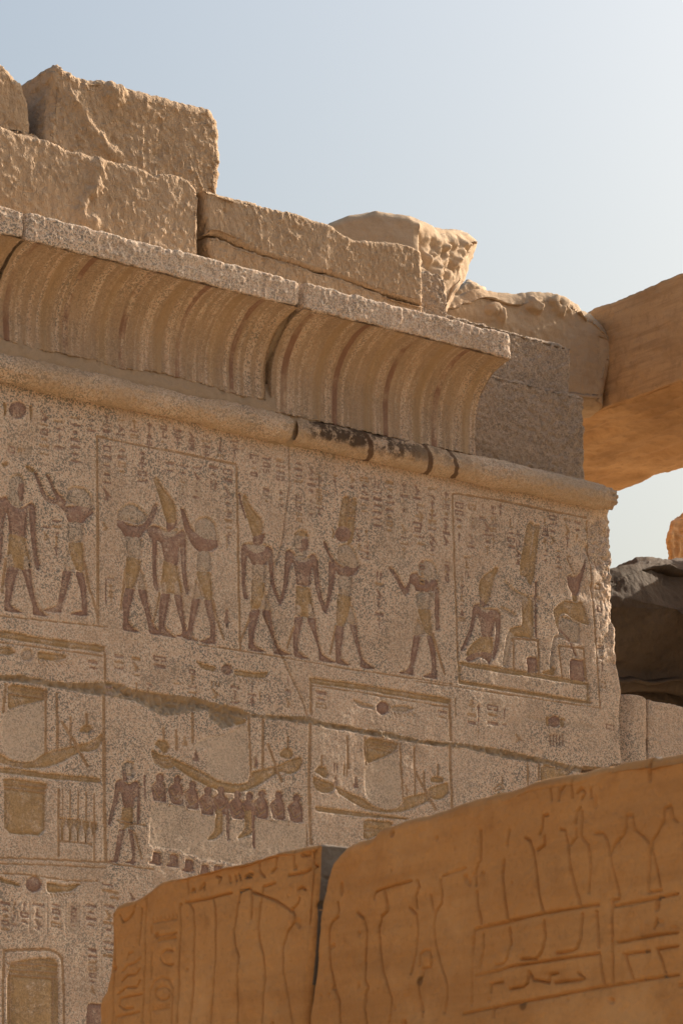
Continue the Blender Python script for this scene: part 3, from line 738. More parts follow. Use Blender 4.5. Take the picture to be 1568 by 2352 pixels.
# ---- block areas: 0 = left upper block; own pieces for the right upper block and the lower course
k_right = new_piece('wall_block', 'granite'); k_low = new_piece('wall_block', 'granite'); k_mort = new_piece('mortar_seam', 'mortar')
CRACK = W(U6, [(500, -60), (500, 60), (498, 200), (480, 350), (455, 540), (432, 640), (408, 720), (380, 840), (352, 960), (340, 1060), (380, 1170), (420, 1270), (455, 1320), (480, 1400), (525, 1500), (560, 1580), (590, 1650), (612, 1720)])
paint(k_right, poly_mask(np.concatenate([CRACK, [(CRACK[-1, 0], 3.0), (4, 3.0), (4, 8.0), (CRACK[0, 0], 8.0)]])))
UPB = np.concatenate([W(U8, [(-60, 360), (0, 365), (100, 360), (200, 380), (300, 400), (420, 410), (520, 410), (620, 405), (700, 415), (780, 450), (870, 460), (1000, 480), (1150, 495), (1230, 520), (1400, 560)]),
                      W(U9, [(60, 280), (250, 292), (400, 292), (480, 325), (560, 340), (660, 355), (780, 375), (900, 395), (1050, 430), (1200, 445), (1300, 450)]), W(U7, [(500, 1660), (620, 1690), (760, 1720), (900, 1755), (985, 1766)])])
LOB = np.concatenate([W(U8, [(-60, 390), (0, 395), (200, 415), (350, 440), (500, 475), (650, 490), (800, 520), (870, 560), (940, 600), (1040, 600), (1120, 580), (1220, 570), (1235, 620), (1300, 680), (1360, 670), (1400, 620)]),
                      W(U9, [(60, 300), (250, 320), (400, 340), (500, 360), (620, 375), (740, 400), (900, 425), (1000, 445), (1100, 460), (1250, 475), (1330, 482)]), W(U7, [(500, 1710), (640, 1730), (800, 1760), (900, 1788), (970, 1800)])])
paint(k_low, poly_mask(np.concatenate([LOB, [(LOB[-1, 0], 2.5), (LOB[0, 0], 2.5)]])))
seam_wob = 0.012 * fbm(np.column_stack([UPB, UPB[:, :1] * 0]), 7, 3)
paint(k_mort, poly_mask(np.concatenate([UPB, LOB[::-1]])))

BASE_LABELS = {0, k_right, k_low, k_mort}
# ---- figures
KIND_MAT = dict(linen='linen', skin='skin', ochre='ochre', pale='pale', blue='blue', line='line')
def figure(label, tr, pieces, name='carved_figure', strokes=()):
    first = None
    for pname, mat, polys in pieces:
        k = new_piece(name if first is None else pname, KIND_MAT[mat], first, label if first is None else None)
        if first is None: first = k
        for P in polys: paint(k, poly_mask(smooth_poly(W(tr, P))))
    for pname, mat, w, lines in strokes:
        k = new_piece(pname, KIND_MAT[mat], first)
        for L in lines: paint(k, stroke_mask(W(tr, L), w))
    return first

figure('striding man in pale headcloth at the left edge of the upper row', U5, [
    ('body', 'skin', [[(-20, 735), (40, 715), (60, 745), (100, 785), (150, 790), (195, 760), (218, 755), (195, 800), (180, 850), (172, 985), (110, 968), (65, 957), (60, 880), (48, 820), (-20, 800)],
        [(195, 760), (222, 762), (238, 790), (236, 900), (238, 980), (250, 1100), (263, 1160), (258, 1195), (240, 1200), (225, 1150), (210, 1040), (200, 920), (192, 830)],
        [(-20, 745), (30, 750), (45, 830), (28, 900), (22, 1010), (18, 1090), (10, 1150), (-20, 1180)],
        [(50, 1175), (130, 1185), (110, 1240), (95, 1300), (75, 1380), (72, 1420), (100, 1450), (150, 1475), (90, 1478), (30, 1465), (28, 1420), (38, 1340), (35, 1260)],
        [(138, 1190), (205, 1190), (212, 1280), (232, 1380), (250, 1440), (290, 1480), (322, 1500), (260, 1500), (215, 1490), (218, 1440), (195, 1370), (165, 1260)]]),
    ('headcloth', 'blue', [[(75, 590), (110, 572), (145, 580), (165, 610), (165, 680), (155, 720), (160, 760), (130, 790), (90, 775), (65, 745), (60, 680), (62, 620)]]),
    ('face', 'skin', [[(125, 630), (162, 625), (165, 690), (155, 710), (158, 740), (130, 745), (120, 690)]]),
    ('kilt', 'ochre', [[(65, 957), (110, 968), (172, 988), (180, 1050), (195, 1110), (200, 1190), (150, 1195), (100, 1180), (48, 1175), (52, 1080), (60, 1010)]]),
    ('kilt_panel', 'pale', [[(48, 1175), (50, 1100), (80, 1090), (95, 1180)], [(160, 1100), (190, 1110), (200, 1190), (155, 1195)]])],
    strokes=[('tail', 'line', 0.010, [[(38, 1130), (25, 1230), (12, 1340)]])])
figure('figure with both arms raised pouring water, beside the left edge', U5, [
    ('body', 'skin', [[(430, 780), (520, 775), (600, 780), (615, 820), (600, 840), (570, 860), (550, 890), (500, 895), (445, 880), (430, 820), (380, 770), (330, 760), (295, 740), (262, 670), (240, 600), (225, 560), (245, 555), (262, 600), (285, 660), (330, 720), (375, 735), (345, 670), (320, 610), (300, 575), (320, 572), (345, 610), (360, 660), (400, 710), (440, 750)],
        [(412, 1200), (475, 1205), (455, 1280), (430, 1370), (408, 1430), (405, 1475), (340, 1475), (275, 1462), (330, 1445), (375, 1430), (385, 1380), (400, 1300)],
        [(492, 1207), (550, 1215), (568, 1300), (570, 1400), (575, 1500), (520, 1495), (455, 1485), (500, 1472), (540, 1465), (538, 1420), (530, 1330)]]),
    ('headcloth', 'blue', [[(445, 670), (490, 650), (550, 660), (595, 700), (612, 760), (600, 790), (520, 780), (440, 750), (440, 700)]]),
    ('girdle', 'blue', [[(445, 880), (550, 890), (545, 1015), (450, 1015), (440, 950)]]),
    ('kilt', 'ochre', [[(450, 1015), (548, 1018), (552, 1120), (550, 1215), (500, 1200), (478, 1130), (455, 1070)]]),
    ('kilt_panel', 'pale', [[(450, 1060), (478, 1130), (495, 1205), (415, 1200), (425, 1140), (440, 1090)]]),
    ('vase', 'ochre', [[(165, 520), (190, 515), (228, 540), (222, 560), (190, 555)], [(10, 500), (50, 490), (60, 510), (30, 525)]])],
    strokes=[('tail', 'line', 0.010, [[(555, 1150), (585, 1320), (632, 1475)]])])
figure('figure embracing the tall crowned king from the left', U5, [
    ('body', 'skin', [[(765, 870), (800, 865), (840, 900), (890, 905), (940, 900), (960, 870), (985, 830), (1000, 780), (1025, 755), (1035, 780), (1020, 830), (1000, 880), (975, 920), (935, 960), (930, 985), (850, 985), (815, 975), (800, 940), (770, 910)],
        [(825, 1310), (885, 1320), (870, 1390), (850, 1470), (845, 1540), (880, 1580), (918, 1602), (860, 1602), (805, 1590), (808, 1500), (805, 1400), (818, 1340)],
        [(905, 1320), (965, 1325), (972, 1400), (990, 1490), (1010, 1560), (1050, 1600), (1080, 1622), (1020, 1620), (980, 1612), (970, 1550), (945, 1450), (920, 1380)]]),
    ('headcloth', 'blue', [[(800, 790), (845, 760), (890, 770), (930, 800), (965, 840), (950, 880), (900, 900), (840, 880), (790, 870), (765, 850), (775, 810)]]),
    ('girdle', 'blue', [[(815, 975), (930, 985), (925, 1130), (835, 1105), (828, 1040)]]),
    ('kilt', 'ochre', [[(832, 1105), (925, 1130), (920, 1200), (895, 1280), (870, 1320), (825, 1310), (825, 1200)]]),
    ('kilt_panel', 'pale', [[(925, 1190), (945, 1250), (965, 1325), (900, 1320), (915, 1250)]])],
    strokes=[('tail', 'line', 0.009, [[(820, 1200), (808, 1330), (790, 1450)], [(1045, 1350), (1030, 1440), (1005, 1530)]])])
figure('king in tall white crown held between two embracing figures', U5, [
    ('body', 'skin', [[(960, 930), (1000, 905), (1050, 915), (1075, 970), (1120, 985), (1165, 955), (1200, 930), (1220, 960), (1215, 1000), (1180, 1030), (1175, 1100), (1165, 1170), (1080, 1140), (1070, 1080), (1055, 1020), (1030, 1000), (985, 990)],
        [(998, 970), (1030, 990), (1030, 1080), (1025, 1180), (1030, 1250), (1045, 1310), (1035, 1345), (1010, 1310), (1000, 1220), (1000, 1100)],
        [(1180, 990), (1218, 985), (1222, 1080), (1220, 1180), (1228, 1270), (1240, 1330), (1225, 1365), (1205, 1310), (1190, 1200), (1183, 1080)],
        [(1060, 1345), (1120, 1352), (1105, 1430), (1085, 1520), (1080, 1570), (1120, 1610), (1160, 1640), (1100, 1635), (1040, 1615), (1042, 1500), (1045, 1420)],
        [(1138, 1352), (1195, 1358), (1200, 1440), (1212, 1540), (1225, 1600), (1265, 1640), (1300, 1665), (1240, 1655), (1195, 1640), (1195, 1570), (1165, 1470)]]),
    ('face', 'skin', [[(1090, 870), (1158, 865), (1162, 890), (1150, 920), (1110, 950), (1090, 930)]]),
    ('crown', 'ochre', [[(1008, 600), (1022, 590), (1035, 605), (1060, 650), (1100, 700), (1135, 745), (1155, 800), (1158, 860), (1150, 895), (1095, 885), (1075, 830), (1055, 760), (1035, 690), (1012, 625)]]),
    ('collar', 'pale', [[(1050, 915), (1085, 935), (1110, 950), (1150, 930), (1165, 930), (1160, 960), (1120, 985), (1075, 970)]]),
    ('kilt', 'ochre', [[(1070, 1130), (1165, 1170), (1170, 1230), (1190, 1300), (1195, 1360), (1130, 1352), (1060, 1345), (1058, 1270), (1068, 1200)]]),
    ('kilt_panel', 'pale', [[(1058, 1345), (1062, 1290), (1085, 1270), (1100, 1350)], [(1140, 1280), (1170, 1260), (1192, 1358), (1150, 1355)]])])
figure('figure embracing the tall crowned king from the right', U5, [
    ('body', 'skin', [[(1180, 790), (1205, 800), (1225, 850), (1245, 905), (1280, 950), (1330, 990), (1400, 980), (1430, 1005), (1425, 1050), (1380, 1075), (1300, 1072), (1270, 1050), (1240, 1000), (1210, 930), (1195, 870)],
        [(1255, 1380), (1312, 1385), (1298, 1450), (1275, 1530), (1262, 1590), (1262, 1640), (1210, 1640), (1150, 1630), (1200, 1610), (1230, 1590), (1240, 1520), (1252, 1450)],
        [(1335, 1388), (1395, 1395), (1410, 1480), (1412, 1580), (1412, 1682), (1360, 1680), (1300, 1665), (1345, 1652), (1378, 1635), (1375, 1540), (1350, 1460)]]),
    ('headcloth', 'blue', [[(1290, 865), (1335, 850), (1380, 860), (1410, 900), (1422, 960), (1425, 1000), (1380, 1000), (1320, 985), (1280, 950), (1275, 900)]]),
    ('girdle', 'blue', [[(1300, 1072), (1380, 1075), (1385, 1205), (1285, 1205), (1290, 1140)]]),
    ('kilt', 'ochre', [[(1285, 1205), (1380, 1208), (1388, 1300), (1395, 1395), (1345, 1390), (1320, 1320), (1295, 1250)]]),
    ('kilt_panel', 'pale', [[(1280, 1260), (1310, 1310), (1335, 1385), (1260, 1380), (1268, 1320)]])],
    strokes=[('tail', 'line', 0.009, [[(1395, 1400), (1420, 1520), (1462, 1650)]])])
figure('king in white crown with red cobra line, led by the hand', U6, [
    ('body', 'skin', [[(185, 600), (215, 585), (235, 630), (280, 655), (330, 640), (352, 600), (385, 620), (395, 660), (360, 700), (345, 730), (250, 725), (240, 690), (215, 660)],
        [(183, 605), (222, 640), (218, 740), (212, 840), (222, 910), (228, 950), (205, 955), (192, 900), (188, 800), (185, 700)],
        [(355, 640), (392, 640), (398, 740), (400, 830), (415, 900), (440, 960), (445, 990), (420, 970), (395, 910), (372, 820), (362, 720)],
        [(245, 1018), (312, 1020), (295, 1080), (275, 1160), (262, 1230), (290, 1270), (345, 1297), (290, 1300), (232, 1285), (235, 1220), (228, 1110)],
        [(318, 1022), (378, 1025), (385, 1100), (400, 1190), (430, 1270), (470, 1300), (515, 1320), (440, 1318), (390, 1305), (392, 1250), (365, 1150), (335, 1080)]]),
    ('face', 'skin', [[(262, 545), (320, 525), (340, 525), (332, 560), (325, 590), (290, 605), (262, 590)]]),
    ('crown', 'ochre', [[(195, 275), (212, 268), (222, 300), (240, 340), (275, 385), (310, 420), (325, 460), (325, 500), (315, 530), (260, 545), (245, 490), (225, 420), (205, 350), (192, 300)]]),
    ('collar', 'pale', [[(215, 585), (262, 590), (290, 605), (330, 590), (350, 600), (330, 640), (280, 655), (235, 630)]]),
    ('girdle', 'pale', [[(250, 725), (345, 728), (340, 845), (258, 822)]]),
    ('kilt', 'ochre', [[(255, 822), (340, 845), (335, 920), (318, 980), (300, 1018), (246, 1015), (250, 920)]]),
    ('kilt_panel', 'pale', [[(340, 900), (358, 960), (375, 1025), (300, 1018), (320, 975)]])],
    strokes=[('cobra_line', 'skin', 0.008, [[(172, 265), (182, 320), (215, 420)]]), ('tail', 'line', 0.009, [[(240, 1080), (205, 1160), (180, 1225)]])])
figure('bare-chested man in short kilt walking between two leaders', U6, [
    ('body', 'skin', [[(470, 640), (500, 630), (530, 650), (550, 700), (600, 715), (640, 690), (640, 655), (670, 665), (685, 700), (650, 740), (640, 790), (635, 870), (540, 860), (538, 790), (525, 720), (500, 690)],
        [(472, 640), (525, 700), (500, 760), (490, 850), (470, 920), (448, 980), (425, 1000), (440, 940), (458, 860), (465, 760)],
        [(650, 700), (685, 690), (692, 780), (700, 870), (715, 950), (745, 1020), (740, 1050), (715, 1030), (690, 960), (665, 870), (655, 780)],
        [(530, 1062), (590, 1070), (575, 1140), (555, 1230), (552, 1290), (590, 1325), (632, 1342), (570, 1342), (525, 1325), (522, 1200)],
        [(610, 1072), (670, 1078), (675, 1150), (690, 1240), (710, 1310), (760, 1345), (805, 1368), (740, 1365), (690, 1355), (690, 1290), (660, 1200), (630, 1130)]]),
    ('headcloth', 'blue', [[(530, 520), (570, 500), (610, 510), (625, 545), (625, 600), (610, 640), (600, 680), (560, 680), (535, 640), (525, 590)]]),
    ('cap', 'ochre', [[(530, 520), (570, 500), (610, 510), (625, 545), (575, 538), (530, 535)]]),
    ('face', 'skin', [[(580, 555), (625, 560), (625, 600), (612, 630), (580, 645), (555, 635), (580, 600)]]),
    ('collar', 'pale', [[(525, 650), (560, 680), (600, 690), (625, 665), (640, 690), (600, 715), (550, 700)]]),
    ('kilt', 'ochre', [[(540, 860), (630, 880), (640, 940), (655, 1010), (665, 1075), (600, 1070), (535, 1060), (538, 960)]]),
    ('kilt_panel', 'pale', [[(535, 1060), (540, 985), (575, 1000), (575, 1065)], [(620, 980), (648, 985), (665, 1072), (625, 1070)]])],
    strokes=[('tail', 'line', 0.009, [[(528, 1130), (500, 1210), (480, 1270)]])])
figure('god with sun disc and two tall plumes', U6, [
    ('body', 'skin', [[(720, 570), (745, 590), (760, 650), (790, 690), (815, 720), (860, 745), (905, 705), (950, 705), (955, 745), (930, 790), (900, 805), (820, 795), (800, 760), (770, 700), (745, 650), (725, 610)],
        [(755, 700), (800, 730), (798, 800), (785, 870), (770, 950), (750, 1020), (730, 1010), (748, 920), (757, 820)],
        [(805, 1120), (860, 1130), (850, 1210), (835, 1300), (838, 1340), (870, 1370), (910, 1385), (855, 1385), (800, 1370), (800, 1260), (795, 1190)],
        [(890, 1118), (942, 1120), (948, 1190), (965, 1280), (980, 1340), (1020, 1380), (1062, 1408), (1010, 1408), (960, 1395), (965, 1350), (935, 1260), (910, 1180)]]),
    ('headcloth', 'pale', [[(820, 600), (870, 590), (905, 605), (935, 660), (955, 730), (930, 750), (870, 735), (815, 710), (810, 650)]]),
    ('plumes', 'ochre', [[(845, 300), (860, 280), (885, 285), (893, 305), (905, 295), (930, 292), (938, 320), (930, 420), (922, 520), (905, 590), (880, 600), (870, 520), (825, 500), (818, 470), (830, 380)]]),
    ('sun_disc', 'skin', [circle((850, 527), 52)]),
    ('girdle', 'blue', [[(815, 795), (910, 805), (905, 935), (818, 910)]]),
    ('kilt', 'ochre', [[(815, 910), (905, 935), (900, 1000), (885, 1060), (860, 1130), (805, 1125), (808, 1010)]]),
    ('kilt_panel', 'pale', [[(905, 985), (925, 1050), (942, 1118), (870, 1115), (890, 1050)]])],
    strokes=[('plume_seam', 'line', 0.006, [[(893, 300), (872, 470)]]), ('tail', 'line', 0.009, [[(798, 1130), (780, 1230), (762, 1310)]])])
figure('figure facing left with one raised arm, beside the framed throne scene', U6, [
    ('body', 'skin', [[(1285, 790), (1330, 778), (1345, 800), (1385, 825), (1420, 815), (1465, 830), (1470, 860), (1440, 905), (1325, 900), (1312, 860), (1290, 850), (1285, 890), (1262, 935), (1240, 915), (1205, 840), (1175, 790), (1140, 750), (1160, 740), (1195, 775), (1230, 840), (1255, 880), (1280, 840)],
        [(1445, 880), (1478, 880), (1480, 980), (1478, 1080), (1482, 1150), (1455, 1160), (1450, 1080), (1448, 980)],
        [(1312, 1185), (1358, 1190), (1345, 1270), (1325, 1350), (1310, 1400), (1312, 1448), (1260, 1445), (1210, 1432), (1260, 1420), (1285, 1390), (1295, 1310)],
        [(1395, 1185), (1445, 1195), (1455, 1290), (1462, 1380), (1465, 1475), (1410, 1468), (1362, 1455), (1400, 1445), (1430, 1430), (1428, 1340), (1412, 1260)]]),
    ('headcloth', 'blue', [[(1345, 720), (1385, 698), (1425, 700), (1455, 740), (1470, 800), (1450, 830), (1430, 815), (1415, 850), (1395, 815), (1370, 845), (1355, 800), (1340, 780)]]),
    ('girdle', 'blue', [[(1325, 905), (1430, 905), (1425, 1015), (1330, 1015)]]),
    ('kilt', 'ochre', [[(1338, 1015), (1422, 1018), (1428, 1100), (1435, 1195), (1390, 1175), (1365, 1100), (1345, 1050)]]),
    ('kilt_panel', 'pale', [[(1335, 1080), (1365, 1120), (1385, 1188), (1310, 1185), (1325, 1130)]])],
    strokes=[('tail', 'line', 0.009, [[(1435, 1180), (1465, 1290), (1510, 1440)]])])
figure('kneeling king in white crown inside the framed throne scene', U7, [
    ('body', 'skin', [[(335, 820), (365, 800), (395, 830), (440, 835), (480, 840), (495, 870), (470, 900), (455, 950), (450, 1000), (385, 1000), (378, 930), (365, 880)],
        [(335, 820), (360, 850), (345, 920), (330, 980), (310, 1030), (275, 1080), (258, 1085), (285, 1030), (310, 970), (328, 890)],
        [(470, 860), (500, 860), (498, 960), (490, 1040), (475, 1100), (455, 1140), (448, 1120), (462, 1040), (470, 960)],
        [(300, 1120), (340, 1095), (400, 1090), (450, 1100), (445, 1140), (430, 1165), (415, 1140), (380, 1120), (340, 1140), (310, 1150), (290, 1130)],
        [(378, 775), (415, 800), (428, 815), (395, 828), (375, 800)]]),
    ('crown', 'ochre', [[(470, 590), (485, 595), (485, 615), (465, 650), (450, 720), (435, 790), (415, 805), (380, 780), (370, 720), (378, 670), (410, 630), (450, 610)]]),
    ('collar', 'pale', [[(370, 805), (395, 830), (440, 835), (425, 860), (390, 850)]]),
    ('kilt', 'ochre', [[(385, 1000), (450, 1000), (455, 1060), (450, 1100), (400, 1090), (340, 1095), (300, 1120), (295, 1095), (330, 1040)]])])
figure('seated god with tall double plumes on a throne', U7, [
    ('body', 'ochre', [[(625, 780), (670, 770), (695, 790), (693, 930), (690, 1010), (640, 1005), (555, 995), (550, 955), (590, 940), (625, 935)]]),
    ('plumes', 'ochre', [[(655, 345), (672, 322), (692, 330), (697, 350), (708, 335), (728, 340), (730, 365), (718, 470), (705, 580), (700, 640), (680, 700), (660, 680), (650, 650), (615, 640), (612, 600), (625, 500), (640, 420)]]),
    ('arm', 'pale', [[(515, 665), (540, 685), (580, 725), (620, 745), (660, 760), (665, 790), (610, 785), (560, 745), (530, 705)], [(500, 820), (540, 840), (590, 870), (585, 890), (540, 870), (495, 840)], [(665, 760), (710, 760), (735, 775), (720, 810), (700, 800)]]),
    ('leg', 'pale', [[(550, 960), (590, 1000), (570, 1010), (555, 1090), (540, 1180), (505, 1170), (520, 1090), (530, 1010)]]),
    ('throne_panel', 'skin', [[(652, 1118), (715, 1122), (715, 1210), (655, 1212)]])],
    strokes=[('throne', 'line', 0.009, [[(570, 1010), (718, 1022), (722, 1215)], [(572, 1012), (576, 1190)]]), ('back_pillar', 'skin', 0.009, [[(706, 680), (706, 1000)]]), ('plume_seam', 'pale', 0.006, [[(697, 345), (675, 520)]])])
figure('seated goddess in red crown behind the plumed god', U7, [
    ('body', 'ochre', [[(905, 790), (950, 800), (975, 790), (1000, 850), (1022, 930), (985, 925), (930, 900), (880, 860), (850, 870), (840, 920), (850, 990), (835, 960), (820, 900), (805, 850), (840, 810), (880, 785)], [(920, 740), (950, 745), (950, 795), (920, 790)]]),
    ('dress', 'blue', [[(850, 880), (900, 890), (970, 925), (965, 1040), (900, 1030), (860, 1005), (822, 1010), (812, 1100), (800, 1190), (785, 1185), (795, 1080), (812, 1000), (840, 990)]]),
    ('crown', 'skin', [[(890, 635), (935, 645), (970, 620), (985, 580), (998, 545), (1004, 560), (992, 620), (978, 680), (964, 740), (940, 765), (915, 740), (895, 700)]]),
    ('foot', 'ochre', [[(735, 1210), (790, 1195), (800, 1180), (820, 1185), (815, 1230), (760, 1222)]]),
    ('throne_panel', 'skin', [[(905, 1130), (998, 1140), (1000, 1265), (905, 1255)]])],
    strokes=[('crown_curl', 'line', 0.006, [[(930, 630), (905, 580), (890, 545), (895, 527), (905, 530)]]), ('throne', 'line', 0.008, [[(840, 1055), (985, 1070), (1002, 1260)], [(840, 1055), (860, 1250)]]), ('hanging_cloth', 'skin', 0.008, [[(850, 960), (900, 1010), (940, 1110)]])])
figure('ochre dais under the throne scene', U7, [
    ('base', 'ochre', [[(245, 1146), (480, 1178), (720, 1217), (1015, 1270), (1015, 1290), (700, 1242), (250, 1168)], [(248, 1252), (265, 1260), (700, 1328), (1030, 1380), (1028, 1398), (700, 1350), (248, 1275)],
        [(245, 1148), (262, 1150), (265, 1262), (248, 1260)], [(1003, 1270), (1018, 1272), (1022, 1395), (1005, 1390)]])], name='carved_dais')

# ---- frames, registers, small temple fronts
def lines(name, mat, w, tr, *ls):
    k = new_piece(name, mat)
    for L in ls: paint(k, stroke_mask(W(tr, L), w))
    return k
lines('frame_line', 'line', 0.009, U5, [(640, 1545), (640, 800), (637, 325)]); lines('frame_line', 'line', 0.008, U5, [(637, 325), (1000, 400), (1540, 508)]); lines('frame_line', 'line', 0.009, U6, [(150, 92), (160, 500), (168, 900), (175, 1290)])
lines('frame_line', 'line', 0.008, U7, [(215, 165), (225, 560), (238, 900), (245, 1150)]); lines('frame_line', 'line', 0.007, U7, [(215, 160), (240, 158), (500, 198), (780, 258), (1005, 300)])
lines('frame_line', 'line', 0.008, U7, [(1010, 320), (1035, 700), (1062, 1100), (1080, 1420)])
lines('register_line', 'line', 0.005, U5, [(0, 1500), (350, 1535), (700, 1570)]); lines('register_line', 'line', 0.005, U6, [(-100, 1250), (170, 1290), (500, 1345), (900, 1412), (1250, 1462), (1560, 1510)])
lines('register_line', 'line', 0.004, U7, [(0, 1262), (230, 1295), (600, 1350), (1070, 1420)])
figure('small temple front with ochre cornice, left', U8, [('cornice', 'ochre', [[(-20, 98), (300, 150), (620, 192), (620, 235), (300, 190), (-20, 143)]]),
    ('wing', 'ochre', [[(-20, 205), (60, 200), (92, 232), (60, 247), (-20, 240)], [(220, 225), (330, 238), (395, 252), (380, 270), (320, 280), (225, 268)]]), ('sun_disc', 'pale', [circle((160, 245), 36)])], name='carved_temple_front',
    strokes=[('post', 'line', 0.011, [[(615, 235), (615, 402)]]), ('moulding', 'line', 0.005, [[(-20, 168), (300, 212), (600, 252)]]), ('feathers', 'line', 0.003, [[(225 + 22 * i, 275), (240 + 26 * i, 310 - i)] for i in range(8)])])
figure('winged disc between the small temple fronts', U8, [('disc', 'skin', [circle((1335, 332), 32)]), ('wing', 'ochre', [[(1150, 280), (1200, 298), (1275, 318), (1262, 345), (1190, 325)], [(1375, 332), (1490, 350), (1580, 345), (1560, 385), (1450, 378), (1385, 365)]])], name='carved_winged_disc',
    strokes=[('feathers', 'line', 0.003, [[(1400 + 22 * i, 372), (1415 + 26 * i, 408 - i)] for i in range(7)])])
figure('small temple front with ochre cornice, right', U9, [('cornice', 'ochre', [[(405, 62), (700, 102), (1000, 150), (1240, 190), (1240, 224), (1000, 184), (700, 134), (410, 100)]]),
    ('sun_disc', 'skin', [circle((842, 243), 38)]), ('wing', 'pale', [[(660, 190), (720, 215), (790, 235), (780, 250), (700, 235)], [(890, 235), (960, 230), (1030, 245), (980, 270), (895, 260)]])], name='carved_temple_front',
    strokes=[('post', 'line', 0.012, [[(412, 100), (416, 275)], [(1232, 225), (1240, 430)]]), ('moulding', 'line', 0.005, [[(410, 112), (700, 150), (1000, 203), (1235, 240)], [(1265, 190), (1268, 290)]]),
             ('feathers', 'line', 0.003, [[(905 + 22 * i, 265), (920 + 26 * i, 300 - 2 * i)] for i in range(6)])])
figure('winged disc above the broken joint by the right corner', U7, [('disc', 'skin', [circle((815, 1500), 34)]), ('wing', 'ochre', [[(765, 1470), (785, 1475), (782, 1530), (765, 1525)], [(850, 1480), (875, 1485), (870, 1535), (850, 1530)]]), ('feathers_pale', 'pale', [[(640, 1465), (760, 1490), (755, 1515), (660, 1490)], [(880, 1500), (960, 1500), (1070, 1540), (990, 1560), (890, 1530)]])], name='carved_winged_disc',
    strokes=[('feathers', 'skin', 0.005, [[(790 + 18 * i, 1580), (792 + 18 * i, 1640)] for i in range(5)])])

# ---- sacred boats of the lower row
figure('sacred boat with pale veiled cabin at the left edge', U8, [('hull', 'ochre', [[(-30, 815), (0, 825), (60, 862), (130, 880), (200, 872), (260, 827), (330, 805), (430, 785), (470, 770), (520, 765), (570, 735), (597, 705), (598, 760), (575, 800), (530, 815), (480, 815), (430, 840), (350, 885), (260, 910), (160, 912), (60, 897), (-30, 870)]]),
    ('cabin_frieze', 'ochre', [[(50, 412), (270, 447), (265, 510), (200, 525), (100, 550), (50, 570)]]), ('veil', 'linen', [[(18, 592), (100, 557), (200, 532), (250, 517), (258, 700), (262, 820), (230, 850), (180, 873), (120, 873), (60, 850), (18, 800)]]),
    ('ram_head', 'ochre', [[(470, 690), (490, 660), (530, 660), (545, 685), (520, 710), (500, 700), (470, 700)]]), ('carrying_pole', 'ochre', [[(-30, 908), (60, 912), (300, 945), (590, 970), (590, 1000), (300, 975), (-30, 935)]])], name='carved_boat',
    strokes=[('oar', 'line', 0.012, [[(365, 645), (440, 760), (490, 860), (515, 900)]]), ('cabin_post', 'line', 0.010, [[(272, 450), (268, 560), (270, 822)], [(335, 480), (338, 800)], [(415, 620), (415, 780)], [(506, 600), (510, 655)], [(35, 420), (20, 580)]]), ('plank_line', 'line', 0.004, [[(480, 800), (540, 790), (580, 750)], [(60, 470), (260, 500)], [(70, 440), (262, 470)]])])
figure('low shrine chest under the left boat', U8, [('chest', 'ochre', [[(20, 970), (280, 1000), (265, 1050), (265, 1310), (25, 1295), (25, 1030)]])], name='carved_chest', strokes=[('moulding', 'line', 0.005, [[(25, 1022), (268, 1052)], [(22, 1000), (278, 1025)]])])
for i in range(5):
    x = 368 + 46 * i; dy = 7 * i
    figure('slender vase stand, one of five beside the chest', U8, [('vase', 'ochre', [[(x - 16, 1200 + dy), (x + 18, 1204 + dy), (x + 22, 1235 + dy), (x + 6, 1268 + dy), (x + 6, 1338 + dy), (x - 6, 1338 + dy), (x - 6, 1268 + dy), (x - 20, 1232 + dy)]])], name='carved_vase_stand', strokes=[('stem', 'line', 0.0055, [[(x, 1035 + dy), (x, 1195 + dy)]])])
lines('frame_line', 'line', 0.007, U8, [(355, 1342), (450, 1350), (540, 1362)]); lines('frame_line', 'line', 0.013, U8, [(608, 490), (610, 800), (613, 1100), (622, 1462)])
lines('frame_line', 'line', 0.008, U8, [(345, 1040), (343, 1430)]); lines('frame_line', 'line', 0.007, U8, [(556, 1190), (553, 1460)])
lines('register_line', 'line', 0.006, U8, [(0, 1440), (300, 1450), (620, 1468), (900, 1510)]); lines('register_line', 'line', 0.005, U8, [(0, 1475), (300, 1483), (620, 1500)])
figure('standing king watching the priests, lower row', U8, [
    ('body', 'skin', [[(680, 990), (720, 975), (755, 1010), (800, 985), (825, 1000), (815, 1060), (790, 1100), (785, 1145), (725, 1140), (715, 1060), (690, 1030)], [(680, 990), (705, 1040), (695, 1110), (670, 1180), (650, 1250), (635, 1245), (650, 1170), (672, 1080)],
        [(805, 1000), (828, 1010), (822, 1100), (825, 1180), (820, 1245), (805, 1240), (805, 1140)], [(698, 1268), (738, 1272), (722, 1350), (705, 1420), (695, 1468), (625, 1465), (670, 1450), (685, 1380)], [(750, 1262), (785, 1280), (795, 1370), (800, 1480), (730, 1468), (778, 1455), (775, 1370)]]),
    ('headcloth', 'blue', [[(720, 890), (750, 870), (785, 880), (792, 920), (780, 965), (740, 960), (718, 930)]]), ('face', 'skin', [[(718, 925), (745, 925), (752, 990), (725, 985)]]),
    ('kilt', 'ochre', [[(722, 1140), (785, 1145), (785, 1200), (780, 1270), (755, 1260), (735, 1272), (705, 1265), (712, 1210)]]), ('kilt_panel', 'pale', [[(705, 1215), (735, 1220), (730, 1270), (700, 1265)], [(765, 1225), (785, 1228), (782, 1272), (765, 1265)]])],
    strokes=[('tail', 'line', 0.007, [[(795, 1300), (812, 1370), (832, 1445)]]), ('staff', 'line', 0.006, [[(690, 1220), (760, 1235), (850, 1250)]])])
